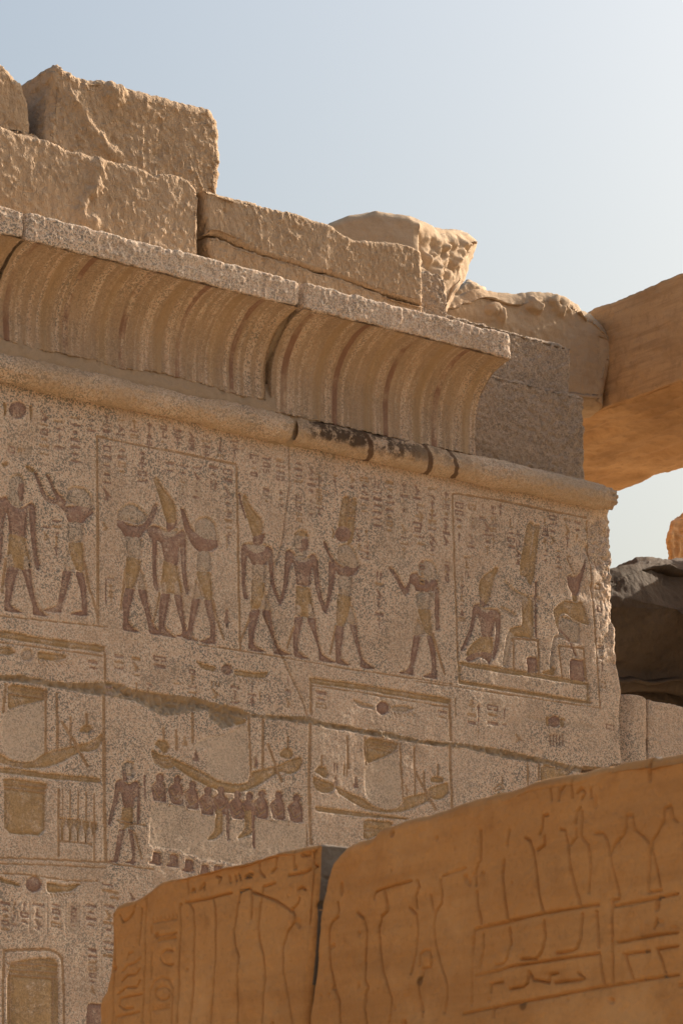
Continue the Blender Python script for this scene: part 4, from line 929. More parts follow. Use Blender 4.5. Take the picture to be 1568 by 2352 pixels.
# boat carried by priests
figure('sacred boat carried on the shoulders of shaven priests', U8, [('hull', 'ochre', [[(1010, 850), (1050, 868), (1130, 905), (1210, 945), (1290, 988), (1380, 1008), (1460, 1000), (1472, 935), (1580, 912), (1650, 890), (1690, 870), (1770, 845), (1780, 880), (1760, 925), (1710, 950), (1650, 930), (1568, 985), (1470, 1040), (1380, 1060), (1300, 1050), (1200, 1010), (1100, 955), (1030, 905)]]),
    ('prow_collar', 'ochre', [[(893, 800), (920, 822), (960, 838), (1000, 842), (1030, 868), (1042, 895), (1000, 917), (950, 912), (910, 882), (892, 830)]]), ('ram_head', 'ochre', [[(905, 770), (935, 745), (980, 750), (997, 790), (985, 820), (962, 828), (940, 795)]]),
    ('stern_head', 'ochre', [[(1645, 824), (1675, 794), (1715, 804), (1728, 839), (1700, 859), (1650, 844)]]),
    ('cabin_frieze', 'ochre', [[(1385, 610), (1447, 625), (1442, 650), (1380, 662)]]), ('veil', 'linen', [[(1130, 780), (1220, 727), (1300, 720), (1380, 690), (1443, 657), (1455, 820), (1458, 958), (1420, 998), (1340, 1003), (1260, 978), (1220, 930), (1215, 800), (1150, 800)]])], name='carved_boat',
    strokes=[('cabin_post', 'line', 0.010, [[(1460, 610), (1475, 960)], [(1545, 630), (1545, 910)], [(1130, 590), (1130, 760)], [(960, 680), (962, 742)], [(1035, 690), (1036, 800)], [(1693, 734), (1693, 790)]]), ('oar', 'line', 0.011, [[(1575, 774), (1655, 989)]]), ('plank_line', 'line', 0.004, [[(915, 850), (960, 880), (1010, 880)], [(930, 875), (980, 898), (1020, 895)]])])
heads = [(940, 965), (1042, 978), (1132, 1008), (1222, 1040), (1300, 1040), (1395, 1065), (1465, 1075), (1540, 1062), (1640, 1068), (1745, 1085)]
for i, (hx, hy) in enumerate(heads):
    b = hx - 20
    sk = [(b - 30, hy + 150), (b + 72, hy + 158), (b + 80, hy + 300), (b + 85, hy + 425), (b - 48, hy + 410), (b - 40, hy + 290)]
    figure('shaven priest in long white skirt carrying the boat', U8, [('body', 'skin', [circle((hx + 2, hy + 4), 23, 14, 26), [(b + 8, hy + 20), (b + 34, hy + 20), (b + 50, hy + 42), (b + 60, hy + 84), (b + 56, hy + 150), (b - 12, hy + 142), (b - 22, hy + 104), (b - 34, hy + 62), (b - 24, hy + 44)], [(b - 20, hy + 440), (b + 25, hy + 446), (b + 30, hy + 520), (b - 50, hy + 508), (b - 22, hy + 490)]]),
        ('skirt', 'linen', [sk])], name='carved_priest', strokes=[('skirt_fold', 'line', 0.0048, [[(b + 76, hy + 160), (b + 84, hy + 420)], [(b - 16, hy + 60), (b + 14, hy + 118), (b + 46, hy + 96)]])])
figure('leopard skin worn by the middle priest', U8, [('skin_cloak', 'ochre', [[(1272, 1150), (1310, 1160), (1312, 1290), (1265, 1330), (1215, 1337), (1265, 1280)]]), ('sash', 'skin', [[(1325, 1080), (1345, 1090), (1352, 1330), (1335, 1342)]])], name='carved_cloak')
figure('second leopard skin worn by a priest', U8, [('skin_cloak', 'ochre', [[(1440, 1160), (1480, 1160), (1490, 1300), (1390, 1332), (1440, 1270)]]), ('sash', 'skin', [[(1478, 1130), (1496, 1140), (1502, 1380), (1486, 1380)]])], name='carved_cloak')
lines('staff_line', 'skin', 0.008, U8, [(850, 960), (852, 1090)])
figure('sacred boat on a stand, right of the priests', U9, [('hull', 'ochre', [[(555, 700), (620, 735), (720, 775), (780, 820), (850, 845), (920, 842), (960, 802), (965, 772), (1080, 745), (1105, 750), (1120, 790), (1040, 825), (960, 855), (850, 862), (740, 842), (650, 792), (580, 747)]]),
    ('prow_collar', 'ochre', [[(430, 650), (470, 665), (520, 680), (560, 700), (545, 735), (500, 748), (455, 730), (430, 690)]]), ('stern_collar', 'ochre', [[(1105, 720), (1160, 700), (1225, 680), (1232, 740), (1200, 775), (1150, 787), (1115, 767)]]),
    ('ram_head', 'ochre', [[(435, 615), (465, 585), (505, 595), (520, 640), (500, 660), (470, 640)], [(1120, 660), (1150, 645), (1195, 655), (1200, 680), (1160, 685), (1125, 680)]]),
    ('cabin_frieze', 'ochre', [[(742, 412), (932, 452), (925, 490), (870, 523), (800, 553), (745, 573)]]), ('veil', 'linen', [[(735, 590), (800, 562), (870, 532), (922, 497), (938, 600), (948, 770), (920, 828), (870, 843), (810, 828), (750, 780), (730, 720)]]),
    ('carrying_pole', 'ochre', [[(440, 823), (690, 858), (990, 890), (1000, 902), (700, 882), (445, 850)]]), ('stand', 'ochre', [[(730, 895), (905, 915), (885, 960), (730, 1030)]])], name='carved_boat',
    strokes=[('oar', 'line', 0.012, [[(1030, 620), (1100, 750), (1150, 840)]]), ('cabin_post', 'line', 0.009, [[(942, 460), (945, 560), (960, 792)], [(1025, 480), (1030, 750)], [(630, 420), (635, 600)], [(1080, 620), (1085, 700)], [(1165, 580), (1165, 642)], [(480, 530), (480, 582)], [(735, 420), (738, 575)]]), ('plank_line', 'line', 0.004, [[(440, 680), (490, 715), (540, 715)], [(755, 440), (920, 475)], [(755, 470), (900, 500)], [(730, 958), (860, 970)]])])
lines('frame_line', 'line', 0.013, U9, [(410, 345), (405, 700), (416, 1045)]); lines('frame_line', 'line', 0.012, U9, [(1235, 470), (1240, 650), (1247, 830)])
figure('cabin of a boat partly hidden by the foreground block', U7, [('cabin_frieze', 'ochre', [[(735, 1748), (915, 1792), (890, 1830), (735, 1900)]])], name='carved_boat', strokes=[('cabin_post', 'line', 0.008, [[(655, 1735), (660, 1900)], [(722, 1745), (722, 1900)]])])
figure('prow of a boat partly hidden by the foreground block', U9, [('prow', 'ochre', [[(1485, 760), (1540, 740), (1560, 770), (1530, 800), (1485, 800)]])], name='carved_boat', strokes=[('ram_head', 'line', 0.006, [[(1490, 725), (1530, 690), (1550, 715), (1500, 735)], [(1540, 650), (1545, 690)]])])
# ---- lowest row
figure('winged disc over the lowest row', U10, [('disc', 'skin', [circle((285, 712), 66)]), ('wing', 'ochre', [[(390, 690), (550, 722), (690, 702), (600, 772), (450, 782), (395, 770)], [(0, 640), (20, 660), (170, 708), (170, 732), (40, 702), (0, 690)]])], name='carved_winged_disc', strokes=[('wing_edge', 'line', 0.005, [[(-20, 620), (200, 628), (420, 657), (560, 680), (820, 686)]]), ('feathers', 'line', 0.003, [[(420 + 26 * i, 785), (440 + 28 * i, 820 - 2 * i)] for i in range(8)])])
figure('tall ochre shrine chest in a rounded frame, bottom left', U10, [('chest', 'ochre', [[(66, 1375), (280, 1335), (420, 1330), (470, 1345), (492, 1390), (492, 2300), (60, 2300)]])], name='carved_chest', strokes=[('frame', 'line', 0.009, [[(24, 2300), (32, 1270), (300, 1258), (420, 1262), (490, 1292), (525, 1340), (535, 1500), (542, 2300)]]), ('moulding', 'line', 0.006, [[(66, 1378), (490, 1395)], [(66, 1428), (490, 1450)], [(70, 1465), (488, 1500)], [(95, 1480), (92, 2300)], [(455, 1500), (455, 2300)]])])
figure('red-brown torso cut off by the foreground block, lowest row', U10, [('body', 'skin', [[(735, 1718), (800, 1708), (880, 1722), (890, 2000), (728, 2000)]])])

# ---- hieroglyph columns
def arc(c, r, a0, a1, n=8): return [(c[0] + r * math.cos(math.radians(a0 + (a1 - a0) * i / n)), c[1] + r * math.sin(math.radians(a0 + (a1 - a0) * i / n))) for i in range(n + 1)]
# unit box: x right -0.5..0.5, y down 0..1 ; ('s', line) stroke or ('p', polygon)
GLYPH = {
 'bird': [('p', [(-.40, .18), (-.22, .08), (-.10, .18), (.05, .38), (.32, .62), (.46, .86), (.22, .76), (0, .70), (-.18, .52), (-.26, .30)]), ('s', [(-.02, .70), (-.06, .97), (-.24, .98)]), ('s', [(.10, .72), (.08, .97)])],
 'reed': [('p', [(-.14, .98), (-.12, .25), (.02, .02), (.16, .30), (.02, .60), (-.02, .98)])],
 'reeds': [('p', [(-.34, .98), (-.32, .25), (-.2, .02), (-.08, .35), (-.2, .98)]), ('p', [(.06, .98), (.08, .25), (.2, .02), (.34, .35), (.18, .98)])],
 'water': [('s', [(-.46, .6), (-.33, .4), (-.2, .6), (-.07, .4), (.07, .6), (.2, .4), (.33, .6), (.46, .4)])],
 'mouth': [('p', [(-.45, .5), (-.2, .34), (.2, .34), (.45, .5), (.2, .66), (-.2, .66)])],
 'loaf': [('p', [(-.3, .75), (-.28, .5), (-.1, .32), (.1, .32), (.28, .5), (.3, .75)])],
 'bolt': [('s', [(-.46, .5), (.46, .5)]), ('s', [(-.06, .38), (-.06, .62)]), ('s', [(.08, .38), (.08, .62)])],
 'ankh': [('s', [(0, .5), (-.14, .28), (-.12, .1), (0, .03), (.12, .1), (.14, .28), (0, .5), (0, .98)]), ('s', [(-.3, .54), (.3, .54)])],
 'staff': [('s', [(-.12, .05), (.12, .12), (0, .2), (0, .98)])],
 'stool': [('s', [(-.3, .2), (.3, .2), (.3, .8), (-.3, .8), (-.3, .2)])],
 'house': [('s', [(-.12, .8), (-.4, .8), (-.4, .25), (.4, .25), (.4, .8), (.15, .8)])],
 'basket': [('p', [(-.46, .36), (.46, .36), (.34, .62), (.1, .72), (-.1, .72), (-.34, .62)])],
 'foot': [('p', [(-.18, .05), (.02, .05), (.02, .7), (.36, .78), (.36, .92), (-.2, .92)])],
 'man': [('p', [(-.05, .08), (.1, .12), (.08, .28), (.24, .45), (.30, .9), (-.28, .92), (-.32, .72), (-.1, .6), (-.22, .36), (-.08, .28)])],
 'sun': [('p', circle((0, .5), .26, 14, .26))],
 'plural': [('s', [(-.28, .3), (-.28, .75)]), ('s', [(0, .3), (0, .75)]), ('s', [(.28, .3), (.28, .75)])],
 'arm': [('s', [(-.44, .42), (-.3, .52), (.2, .52), (.42, .40), (.46, .56)])],
 'snake': [('s', [(-.46, .62), (-.3, .45), (-.12, .6), (.1, .45), (.3, .58), (.36, .3), (.46, .28)])],
 'twig': [('s', [(0, .05), (0, .95)]), ('s', [(-.22, .2), (0, .45), (.22, .2)])],
 'bars': [('s', [(-.4, .4), (.4, .4)]), ('s', [(-.4, .62), (.4, .62)])],
 'eye': [('p', [(-.42, .5), (-.15, .38), (.15, .38), (.42, .5), (.15, .60), (-.15, .60)]), ('s', [(.1, .6), (.25, .8)])],
}
GH = dict(water=.45, mouth=.45, loaf=.5, bolt=.4, basket=.55, arm=.45, snake=.55, bars=.55, sun=.62, plural=.6, eye=.5, stool=.8, house=.75)
grng = random.Random(5)
N_GLYPH = [0]
def glyph(tr, kind, x, y, w, h, mat=None):
    k = new_piece('hieroglyph', mat or grng.choice(['glyph', 'glyph', 'glyph_o']))
    sk = 0.18
    for typ, pts in GLYPH[kind]:
        P = W(tr, [(x + a * w, y + b * h + sk * a * w) for a, b in pts])
        paint(k, poly_mask(P) if typ == 'p' else stroke_mask(P, 0.0060))
    N_GLYPH[0] += 1
SEQ = list(GLYPH)
def column(tr, x, y0, y1, w, seq=None, unit=72, lean=0.0, mat=None):
    y = y0; i = 0; seq = seq.split() if seq else None
    while y < y1 - unit * 0.3:
        if seq:
            if i >= len(seq): break
            kd = seq[i]
        else: kd = grng.choice(SEQ)
        h = unit * (1.0 if kd not in GH else 0.62)
        glyph(tr, kd, x + lean * (y - y0), y, w if kd not in ('reed', 'staff', 'twig') else w * 0.8, h, mat); y += h * 1.06; i += 1
def rule(tr, *ls):
    for L in ls: lines('column_rule', 'granite', 0.0032, tr, L)
def cartouche(tr, x, y, w, h, n=3):
    k = new_piece('cartouche', 'pale'); r = w / 2
    P = [(x + r * math.cos(t), y + r + r * math.sin(t)) for t in np.linspace(math.pi, 2 * math.pi, 9)] + [(x + r * math.cos(t), y + h - r + r * math.sin(t)) for t in np.linspace(0, math.pi, 9)]
    paint(k, poly_mask(W(tr, P)))
    for i in range(n): glyph(tr, grng.choice(['water', 'mouth', 'stool', 'sun', 'basket', 'reed', 'loaf']), x, y + r * 0.5 + i * (h - r) / n, w * 0.62, (h - r) / n * 0.95)
# panel A (left edge)
figure('large sun disc with cobras at the top left', U5, [('disc', 'skin', [circle((118, 150), 57)]), ('cobra', 'ochre', [[(20, 95), (46, 110), (42, 190), (26, 192), (30, 150)], [(190, 130), (212, 120), (216, 190), (196, 232), (204, 180)]])], name='carved_sun_disc')
kq = new_piece('cartouche', 'pale'); paint(kq, poly_mask(W(U5, [(55, 362), (190, 378), (212, 402), (210, 452), (182, 472), (60, 450), (38, 425), (40, 380)])))
glyph(U5, 'house', 80, 378, 42, 60, 'skin'); glyph(U5, 'plural', 145, 385, 60, 60)
column(U5, 292, 150, 480, 72, 'bird mouth stool loaf bars basket'); column(U5, 392, 205, 520, 68, 'water snake reed bars'); column(U5, 495, 180, 540, 70, 'snake bolt sun bars bars mouth water')
rule(U5, [(240, 120), (240, 470)], [(345, 150), (345, 420)], [(445, 190), (445, 500)], [(548, 220), (548, 500)])
column(U5, 370, 860, 1160, 55, 'water snake sun staff twig', unit=60); column(U5, 300, 900, 1130, 50, 'water bird', unit=60)
# panel B
column(U5, 700, 378, 800, 70, 'stool bars mouth loaf basket bird', unit=84); column(U5, 800, 395, 660, 66, 'loaf bars stool sun', unit=70); column(U5, 932, 412, 640, 64, 'sun ankh house snake', unit=76); column(U5, 1038, 430, 560, 40, 'reed', unit=90)
column(U5, 1110, 480, 580, 60, 'bars mouth', unit=70); column(U5, 1200, 500, 590, 60, 'bolt loaf', unit=66); column(U5, 1285, 510, 600, 60, 'snake bird', unit=66)
cartouche(U5, 1195, 590, 62, 150); cartouche(U5, 1283, 606, 62, 155)
column(U5, 1395, 505, 700, 66, 'bars eye reeds mouth', unit=74); column(U5, 1488, 530, 900, 66, 'house bars bird loaf basket', unit=86)
column(U5, 690, 880, 1000, 50, 'bird', unit=60); column(U5, 725, 1230, 1440, 46, 'bars sun ankh', unit=76); column(U5, 1485, 960, 1100, 50, 'twig', unit=90); column(U5, 1485, 1440, 1620, 44, 'sun ankh', unit=76); column(U5, 690, 1250, 1420, 30, 'staff staff', unit=80)
rule(U5, [(752, 360), (752, 640)], [(862, 385), (862, 640)], [(985, 410), (985, 560)], [(1150, 445), (1150, 600)], [(1340, 480), (1340, 700)], [(1440, 500), (1440, 760)])
# panel C
column(U6, 265, 5, 190, 62, 'house sun loaf stool', unit=58); column(U6, 345, 15, 190, 60, 'snake stool plural', unit=62); column(U6, 438, 30, 200, 60, 'bars water bars house', unit=58)
column(U6, 440, 240, 400, 44, 'sun loaf plural', unit=60); column(U6, 345, 220, 400, 44, 'bars mouth sun', unit=58)
column(U6, 555, 45, 260, 60, 'loaf bars mouth snake', unit=62); column(U6, 540, 270, 350, 30, 'staff', unit=80); cartouche(U6, 640, 275, 56, 160); column(U6, 640, 80, 270, 56, 'bird loaf bars sun', unit=62); column(U6, 735, 110, 350, 40, 'staff snake bars reed', unit=76, mat='blue')
column(U6, 905, 130, 290, 58, 'bird sun', unit=66); column(U6, 985, 150, 480, 62, 'house loaf eye bars basket mouth', unit=64); column(U6, 1070, 165, 600, 62, 'reeds snake bars bars water basket bars', unit=66); column(U6, 1150, 170, 640, 60, 'bars eye loaf snake bars sun stool loaf', unit=68)
column(U6, 1245, 190, 310, 58, 'twig bars', unit=64); cartouche(U6, 1245, 305, 52, 140); column(U6, 1245, 460, 660, 56, 'bird basket arm twig', unit=66)
column(U6, 1332, 200, 640, 58, 'bird bars reed loaf water stool basket', unit=68); column(U6, 1430, 210, 690, 58, 'snake eye twig basket house loaf bird', unit=72); column(U6, 1520, 250, 590, 50, 'twig house loaf bird bars', unit=72)
column(U6, 1085, 760, 1120, 60, 'reeds bars bird foot bars twig', unit=70); column(U6, 100, 340, 640, 54, 'bird bars mouth twig', unit=74); column(U6, 785, 480, 580, 40, 'bird', unit=70); column(U6, 1530, 690, 980, 40, 'basket plural sun sun', unit=64); column(U6, 970, 620, 760, 44, 'arm sun', unit=60)
column(U6, 85, 1020, 1140, 40, 'sun ankh', unit=70)
rule(U6, [(300, 10), (302, 200)], [(390, 30), (392, 200)], [(590, 60), (592, 400)], [(690, 80), (690, 400)], [(1025, 150), (1028, 560)], [(1110, 165), (1114, 600)], [(1200, 180), (1204, 600)], [(1290, 195), (1294, 640)], [(1380, 210), (1384, 620)], [(1478, 230), (1482, 620)])
# panel D
column(U7, 255, 205, 470, 50, 'house house mouth sun reed', unit=66); column(U7, 330, 215, 290, 46, 'house', unit=66); cartouche(U7, 335, 280, 44, 100); column(U7, 325, 390, 500, 42, 'bird water', unit=60); column(U7, 392, 210, 300, 40, 'reed bars', unit=66); column(U7, 418, 320, 520, 48, 'bird arm sun twig', unit=60)
column(U7, 495, 215, 290, 50, 'twig', unit=70); column(U7, 560, 305, 480, 48, 'foot mouth house bars', unit=62); column(U7, 805, 280, 470, 48, 'house snake loaf bird', unit=60); column(U7, 890, 290, 520, 46, 'bars bird twig', unit=66); column(U7, 950, 310, 460, 44, 'bars loaf reed', unit=60)
column(U7, 95, 245, 560, 46, 'twig bars snake loaf bird mouth', unit=62); column(U7, 175, 170, 500, 46, 'snake reed mouth twig bird', unit=66); column(U7, 30, 210, 520, 44, 'bars bird reed basket water', unit=66)
column(U7, 180, 560, 840, 34, 'basket sun plural', unit=60)
for gy, kd in ((545, 'bird'), (675, 'house'), (810, 'stool'), (905, 'reed'), (995, 'plural'), (1035, 'bars'), (1100, 'mouth'), (1150, 'twig'), (1260, 'stool')): glyph(U7, kd, 1068 + (gy - 545) * 0.045, gy, 40, 52)
rule(U7, [(290, 190), (296, 480)], [(370, 205), (376, 480)], [(450, 215), (456, 480)], [(530, 235), (536, 480)], [(600, 250), (606, 480)], [(770, 270), (776, 480)], [(850, 285), (856, 480)])
# band between the temple fronts
column(U7, 325, 1375, 1640, 52, 'ankh bars bars', unit=64); column(U7, 365, 1400, 1640, 36, 'twig reed reed', unit=66); column(U7, 448, 1395, 1640, 70, 'house basket bars', unit=70); column(U7, 520, 1410, 1560, 36, 'reed mouth', unit=80); column(U7, 600, 1570, 1630, 60, 'bird', unit=52); column(U7, 1145, 1510, 1600, 60, 'house', unit=70)
column(U9, 475, 135, 320, 66, 'bars basket house', unit=60); column(U9, 1190, 250, 330, 60, 'bars mouth', unit=52); column(U9, 280, 55, 200, 36, 'reed bars', unit=66)
column(U8, 545, 270, 380, 60, 'bars mouth', unit=56); column(U8, 700, 235, 400, 56, 'bars bolt snake', unit=56); column(U8, 800, 250, 460, 56, 'bars bird mouth', unit=56); column(U8, 940, 245, 420, 80, 'house bars', unit=70); column(U8, 1040, 400, 460, 60, 'basket', unit=50); column(U8, 1265, 400, 470, 70, 'plural bird', unit=60); column(U8, 800, 410, 470, 20, 'staff', unit=50)
column(U9, 170, 160, 240, 30, 'reed', unit=60); column(U9, 225, 170, 250, 30, 'reed', unit=60); column(U9, 115, 150, 230, 30, 'staff', unit=60); column(U9, 280, 180, 250, 40, 'bird', unit=60)
column(U8, 1085, 720, 800, 50, 'man', unit=70); column(U8, 1150, 800, 900, 60, 'man', unit=80); column(U8, 1500, 840, 930, 40, 'bird', unit=70); column(U9, 95, 520, 620, 36, 'man', unit=80); column(U9, 560, 560, 680, 40, 'reeds man', unit=70); column(U9, 620, 560, 700, 40, 'reeds', unit=90); column(U9, 680, 640, 740, 50, 'man', unit=80); column(U9, 980, 690, 760, 40, 'bird', unit=60); column(U9, 1340, 940, 1000, 40, 'bird', unit=50)
# lowest row text
for i, (x, sq) in enumerate(((45, 'bars loaf sun stool basket'), (120, 'reed reed sun'), (205, 'reed stool loaf'), (320, 'water foot bird'), (472, 'basket stool sun house'), (765, 'bars loaf bars mouth'), (915, 'bars bird bars sun loaf bars basket bars'))):
    column(U10, x, 845 + i * 4, 1120 if i < 6 else 1460, 96, sq, unit=84)
cartouche(U10, 622, 862, 104, 250, 4)
rule(U10, [(88, 830), (88, 1100)], [(245, 850), (245, 1110)], [(400, 850), (400, 1110)], [(553, 850), (553, 1115)], [(700, 880), (700, 1115)], [(850, 880), (850, 1480)])
column(U10, 960, 760, 900, 80, 'bars bars', unit=70); column(U10, 1110, 780, 860, 80, 'bird bars', unit=70); column(U10, 900, 690, 830, 90, 'arm bars', unit=80)
column(U10, 780, 1240, 1660, 70, None, unit=80)

# dense worn text in the remaining blank strips
for x, y0, y1 in ((600, 160, 300), (700, 180, 300), (790, 200, 330), (880, 215, 350), (975, 235, 370), (1070, 250, 390), (1160, 270, 400), (1250, 290, 430), (1345, 305, 450), (1440, 320, 470), (1530, 340, 480)): column(U5, x, y0, y1, 56, None, unit=54)
for x, y0, y1 in ((560, 270, 460), (690, 120, 420), (795, 130, 280), (905, 300, 420), (950, 480, 620), (1000, 500, 700)): column(U6, x, y0, y1, 46, None, unit=56)
for x, y0, y1 in ((40, 540, 700), (455, 225, 470), (600, 320, 560), (760, 300, 560), (840, 480, 640), (300, 520, 640), (270, 640, 900)): column(U7, x, y0, y1, 38, None, unit=50)
for x, y0, y1 in ((640, 420, 470), (870, 400, 450), (1130, 330, 480), (1380, 420, 540), (1480, 410, 540)): column(U8, x, y0, y1, 50, None, unit=52)
cells_of = np.bincount(LAB[LAB > 0].ravel(), minlength=len(PIECES))
gl = [k for k in range(1, len(PIECES)) if PIECES[k][0] == 'hieroglyph' and cells_of[k] >= 5]
gl.sort(key=lambda k: -cells_of[k])
rest = {}
for k in gl[295:]:
    m = PIECES[k][1]
    if m not in rest: rest[m] = new_piece('small_hieroglyphs', m)
    LAB[LAB == k] = rest[m]

# ---- heights
def erode_dist(mask, n):
    d = np.zeros(mask.shape, np.float32); m = mask.copy()
    for k in range(n):
        d += m
        e = m.copy(); e[1:] &= m[:-1]; e[:-1] &= m[1:]; e[:, 1:] &= m[:, :-1]; e[:, :-1] &= m[:, 1:]
        if k % 2:
            e[1:, 1:] &= m[:-1, :-1]; e[:-1, :-1] &= m[1:, 1:]; e[1:, :-1] &= m[:-1, 1:]; e[:-1, 1:] &= m[1:, :-1]
        m = e
    return d
names = np.array(['' if p is None else p[0] for p in PIECES]); mats = np.array(['granite' if p is None else p[1] for p in PIECES])
isbase = np.zeros(len(PIECES), bool); isbase[list(BASE_LABELS)] = True
isglyph = np.array([n in ('hieroglyph', 'small_hieroglyphs', 'column_rule', 'frame_line', 'register_line', 'staff_line') or m == 'line' for n, m in zip(names, mats)])
Lz = np.maximum(LAB, 0)
carved = ~isbase[Lz] & (LAB >= 0); fig = carved & ~isglyph[Lz]; thin = carved & isglyph[Lz]
flush = np.isin(names[Lz], ('skirt', 'veil', 'feathers_pale', 'cartouche')) & (LAB >= 0)
fig &= ~flush
df = erode_dist(fig, 12); dt = erode_dist(thin, 4)
same = np.ones(LAB.shape, bool)
same[1:] &= LAB[1:] == LAB[:-1]; same[:, 1:] &= LAB[:, 1:] == LAB[:, :-1]
same[:-1] &= LAB[:-1] == LAB[1:]; same[:, :-1] &= LAB[:, :-1] == LAB[:, 1:]
dl = erode_dist(same & fig, 4)
H = np.zeros(LAB.shape, np.float32)
H = np.where(fig, -0.0110 * np.exp(-(df - 1) / 2.2) - 0.0045 - 0.0020 * np.exp(-dl / 1.2), H)
H = np.where(flush, -0.0030, H)
H = np.where(thin, -0.0042 - 0.0015 * np.minimum(dt, 3), H)
P3 = np.stack([CXg, CZg, 0 * CXg], -1)
mort = LAB == k_mort
dm = erode_dist(mort, 8)
H = np.where(mort, -0.006 - 0.0035 * dm + 0.010 * fbm(P3, 16, 4, seed=3) + 0.012 * fbm(P3, 60, 2, seed=4), H)
# to vertices
Hp = np.pad(H, 1, mode='edge')
HV = (Hp[1:, 1:] + Hp[:-1, 1:] + Hp[1:, :-1] + Hp[:-1, :-1]) / 4
VX, VZ = np.meshgrid(gx, gz); PV = np.stack([VX, VZ, 0 * VX], -1)
HV = HV + 0.0050 * fbm(PV, 1.3, 3, seed=1) + 0.0016 * fbm(PV, 9, 3, seed=2) + 0.0009 * fbm(PV, 42, 2, seed=4)
# hand-cut wall is not flat between figures: soft hollows
cd = stroke_dist(PV[..., :2].reshape(-1, 2), [CRACK + 0.006 * fbm(np.column_stack([CRACK, CRACK[:, :1] * 0]), 12, 2)[:, None]], 0.05).reshape(VX.shape)
HV = HV - 0.013 * (1 - sstep(0.002, 0.008, cd)) - 0.004 * (1 - sstep(0.0, 0.04, cd))
# broken, sunlit corner
XR = xr_of(gz)[:, None]
near = XR - VX
brk = sstep(0.34, 0.08, near + 0.16 * fbm(PV, 3.5, 4, seed=12)) * sstep(6.15, 6.75, VZ + 0.2 * fbm(PV, 4, 3, seed=14)) * sstep(7.42, 7.30, VZ)
HV = HV - brk * (0.020 + 0.022 * ridged(PV, 11, 3, seed=15) * 0.6) + brk * 0.010 * fbm(PV, 30, 3, seed=16)
HV = HV - (0.008 + 0.022 * sstep(6.0, 6.6, VZ)) * sstep(0.045, 0.0, near) ** 2 - 0.012 * sstep(0.16, 0.0, near) * np.clip(fbm(PV, 6, 3, seed=18) + 0.2, 0, 1)
# upper block's lower arris and the lower course near the seam are worn round
VXc = np.minimum(VX, XR)
VV = np.stack([VXc, -HV, VZ], -1).reshape(-1, 3)
vid = np.arange((nz + 1) * (nx + 1)).reshape(nz + 1, nx + 1)
QUADS = np.stack([vid[:-1, :-1], vid[:-1, 1:], vid[1:, 1:], vid[1:, :-1]], -1).reshape(-1, 4)
# connected areas of one label become objects of their own
def components(L):
    h, w = L.shape; ids = np.arange(h * w).reshape(h, w); par = np.arange(h * w)
    e1 = L[:, 1:] == L[:, :-1]; e2 = L[1:] == L[:-1]; e3 = L[1:, 1:] == L[:-1, :-1]; e4 = L[1:, :-1] == L[:-1, 1:]
    A = np.concatenate([ids[:, 1:][e1], ids[1:][e2], ids[1:, 1:][e3], ids[1:, :-1][e4]]); B = np.concatenate([ids[:, :-1][e1], ids[:-1][e2], ids[:-1, :-1][e3], ids[:-1, 1:][e4]])
    while len(A):
        pa, pb = par[A], par[B]; m = np.minimum(pa, pb)
        np.minimum.at(par, pa, m); np.minimum.at(par, pb, m)
        while True:
            q = par[par]
            if (q == par).all(): break
            par = q
        keep = par[A] != par[B]; A, B = A[keep], B[keep]
    return par
flat = LAB.ravel(); comp = components(LAB)
order = np.lexsort((comp, flat)); sl = flat[order]
starts = np.searchsorted(sl, np.arange(len(PIECES)), 'left'); ends = np.searchsorted(sl, np.arange(len(PIECES)), 'right')
made = {}
remap = np.zeros(len(VV), np.int64)
def emit(nm, cells, mat, par):
    q = QUADS[cells]; u = np.unique(q); remap[u] = np.arange(len(u))
    return mesh_obj(nm, VV[u], remap[q], M[mat], par)
for k in range(len(PIECES)):
    if ends[k] - starts[k] < 3: continue
    cells = order[starts[k]:ends[k]]; cc = comp[cells]
    uc, cnt = np.unique(cc, return_counts=True)
    nm, mt, owner, lab = ('wall_block', 'granite', None, None) if k == 0 else PIECES[k]
    par = shrine if owner is None or owner not in made else made[owner]
    big = uc[np.argmax(cnt)]
    small = 400 if k in BASE_LABELS else 5
    loose = [c for c, n in zip(uc, cnt) if c != big and n >= small and nm != 'small_hieroglyphs']
    o = emit(nm, cells[~np.isin(cc, loose)] if k in BASE_LABELS or nm == 'small_hieroglyphs' else cells[cc == big], mt, par)
    if nm == 'small_hieroglyphs': o['kind'] = 'stuff'
    if lab: o['label'] = lab
    made[k] = o
    zb = CZg.ravel()[cells[cc == big]].mean()
    for c in loose:
        cl = cells[cc == c]
        if k in BASE_LABELS: n2 = 'wall_panel'
        elif nm in ('carved_figure', 'carved_priest'): n2 = 'leg' if CZg.ravel()[cl].mean() < zb - 0.12 else ('arm' if CZg.ravel()[cl].mean() < zb + 0.06 else 'head')
        else: n2 = nm
        emit(n2, cl, mt, o if owner is None and nm not in ('hieroglyph', 'small_hieroglyphs', 'column_rule', 'frame_line', 'register_line', 'mortar_seam') else par)
made[0]['label'] = 'upper left carved granite block'; made[k_right]['label'] = 'upper right carved granite block with chipped corner'; made[k_low]['label'] = 'lower carved granite block below the crumbling seam'
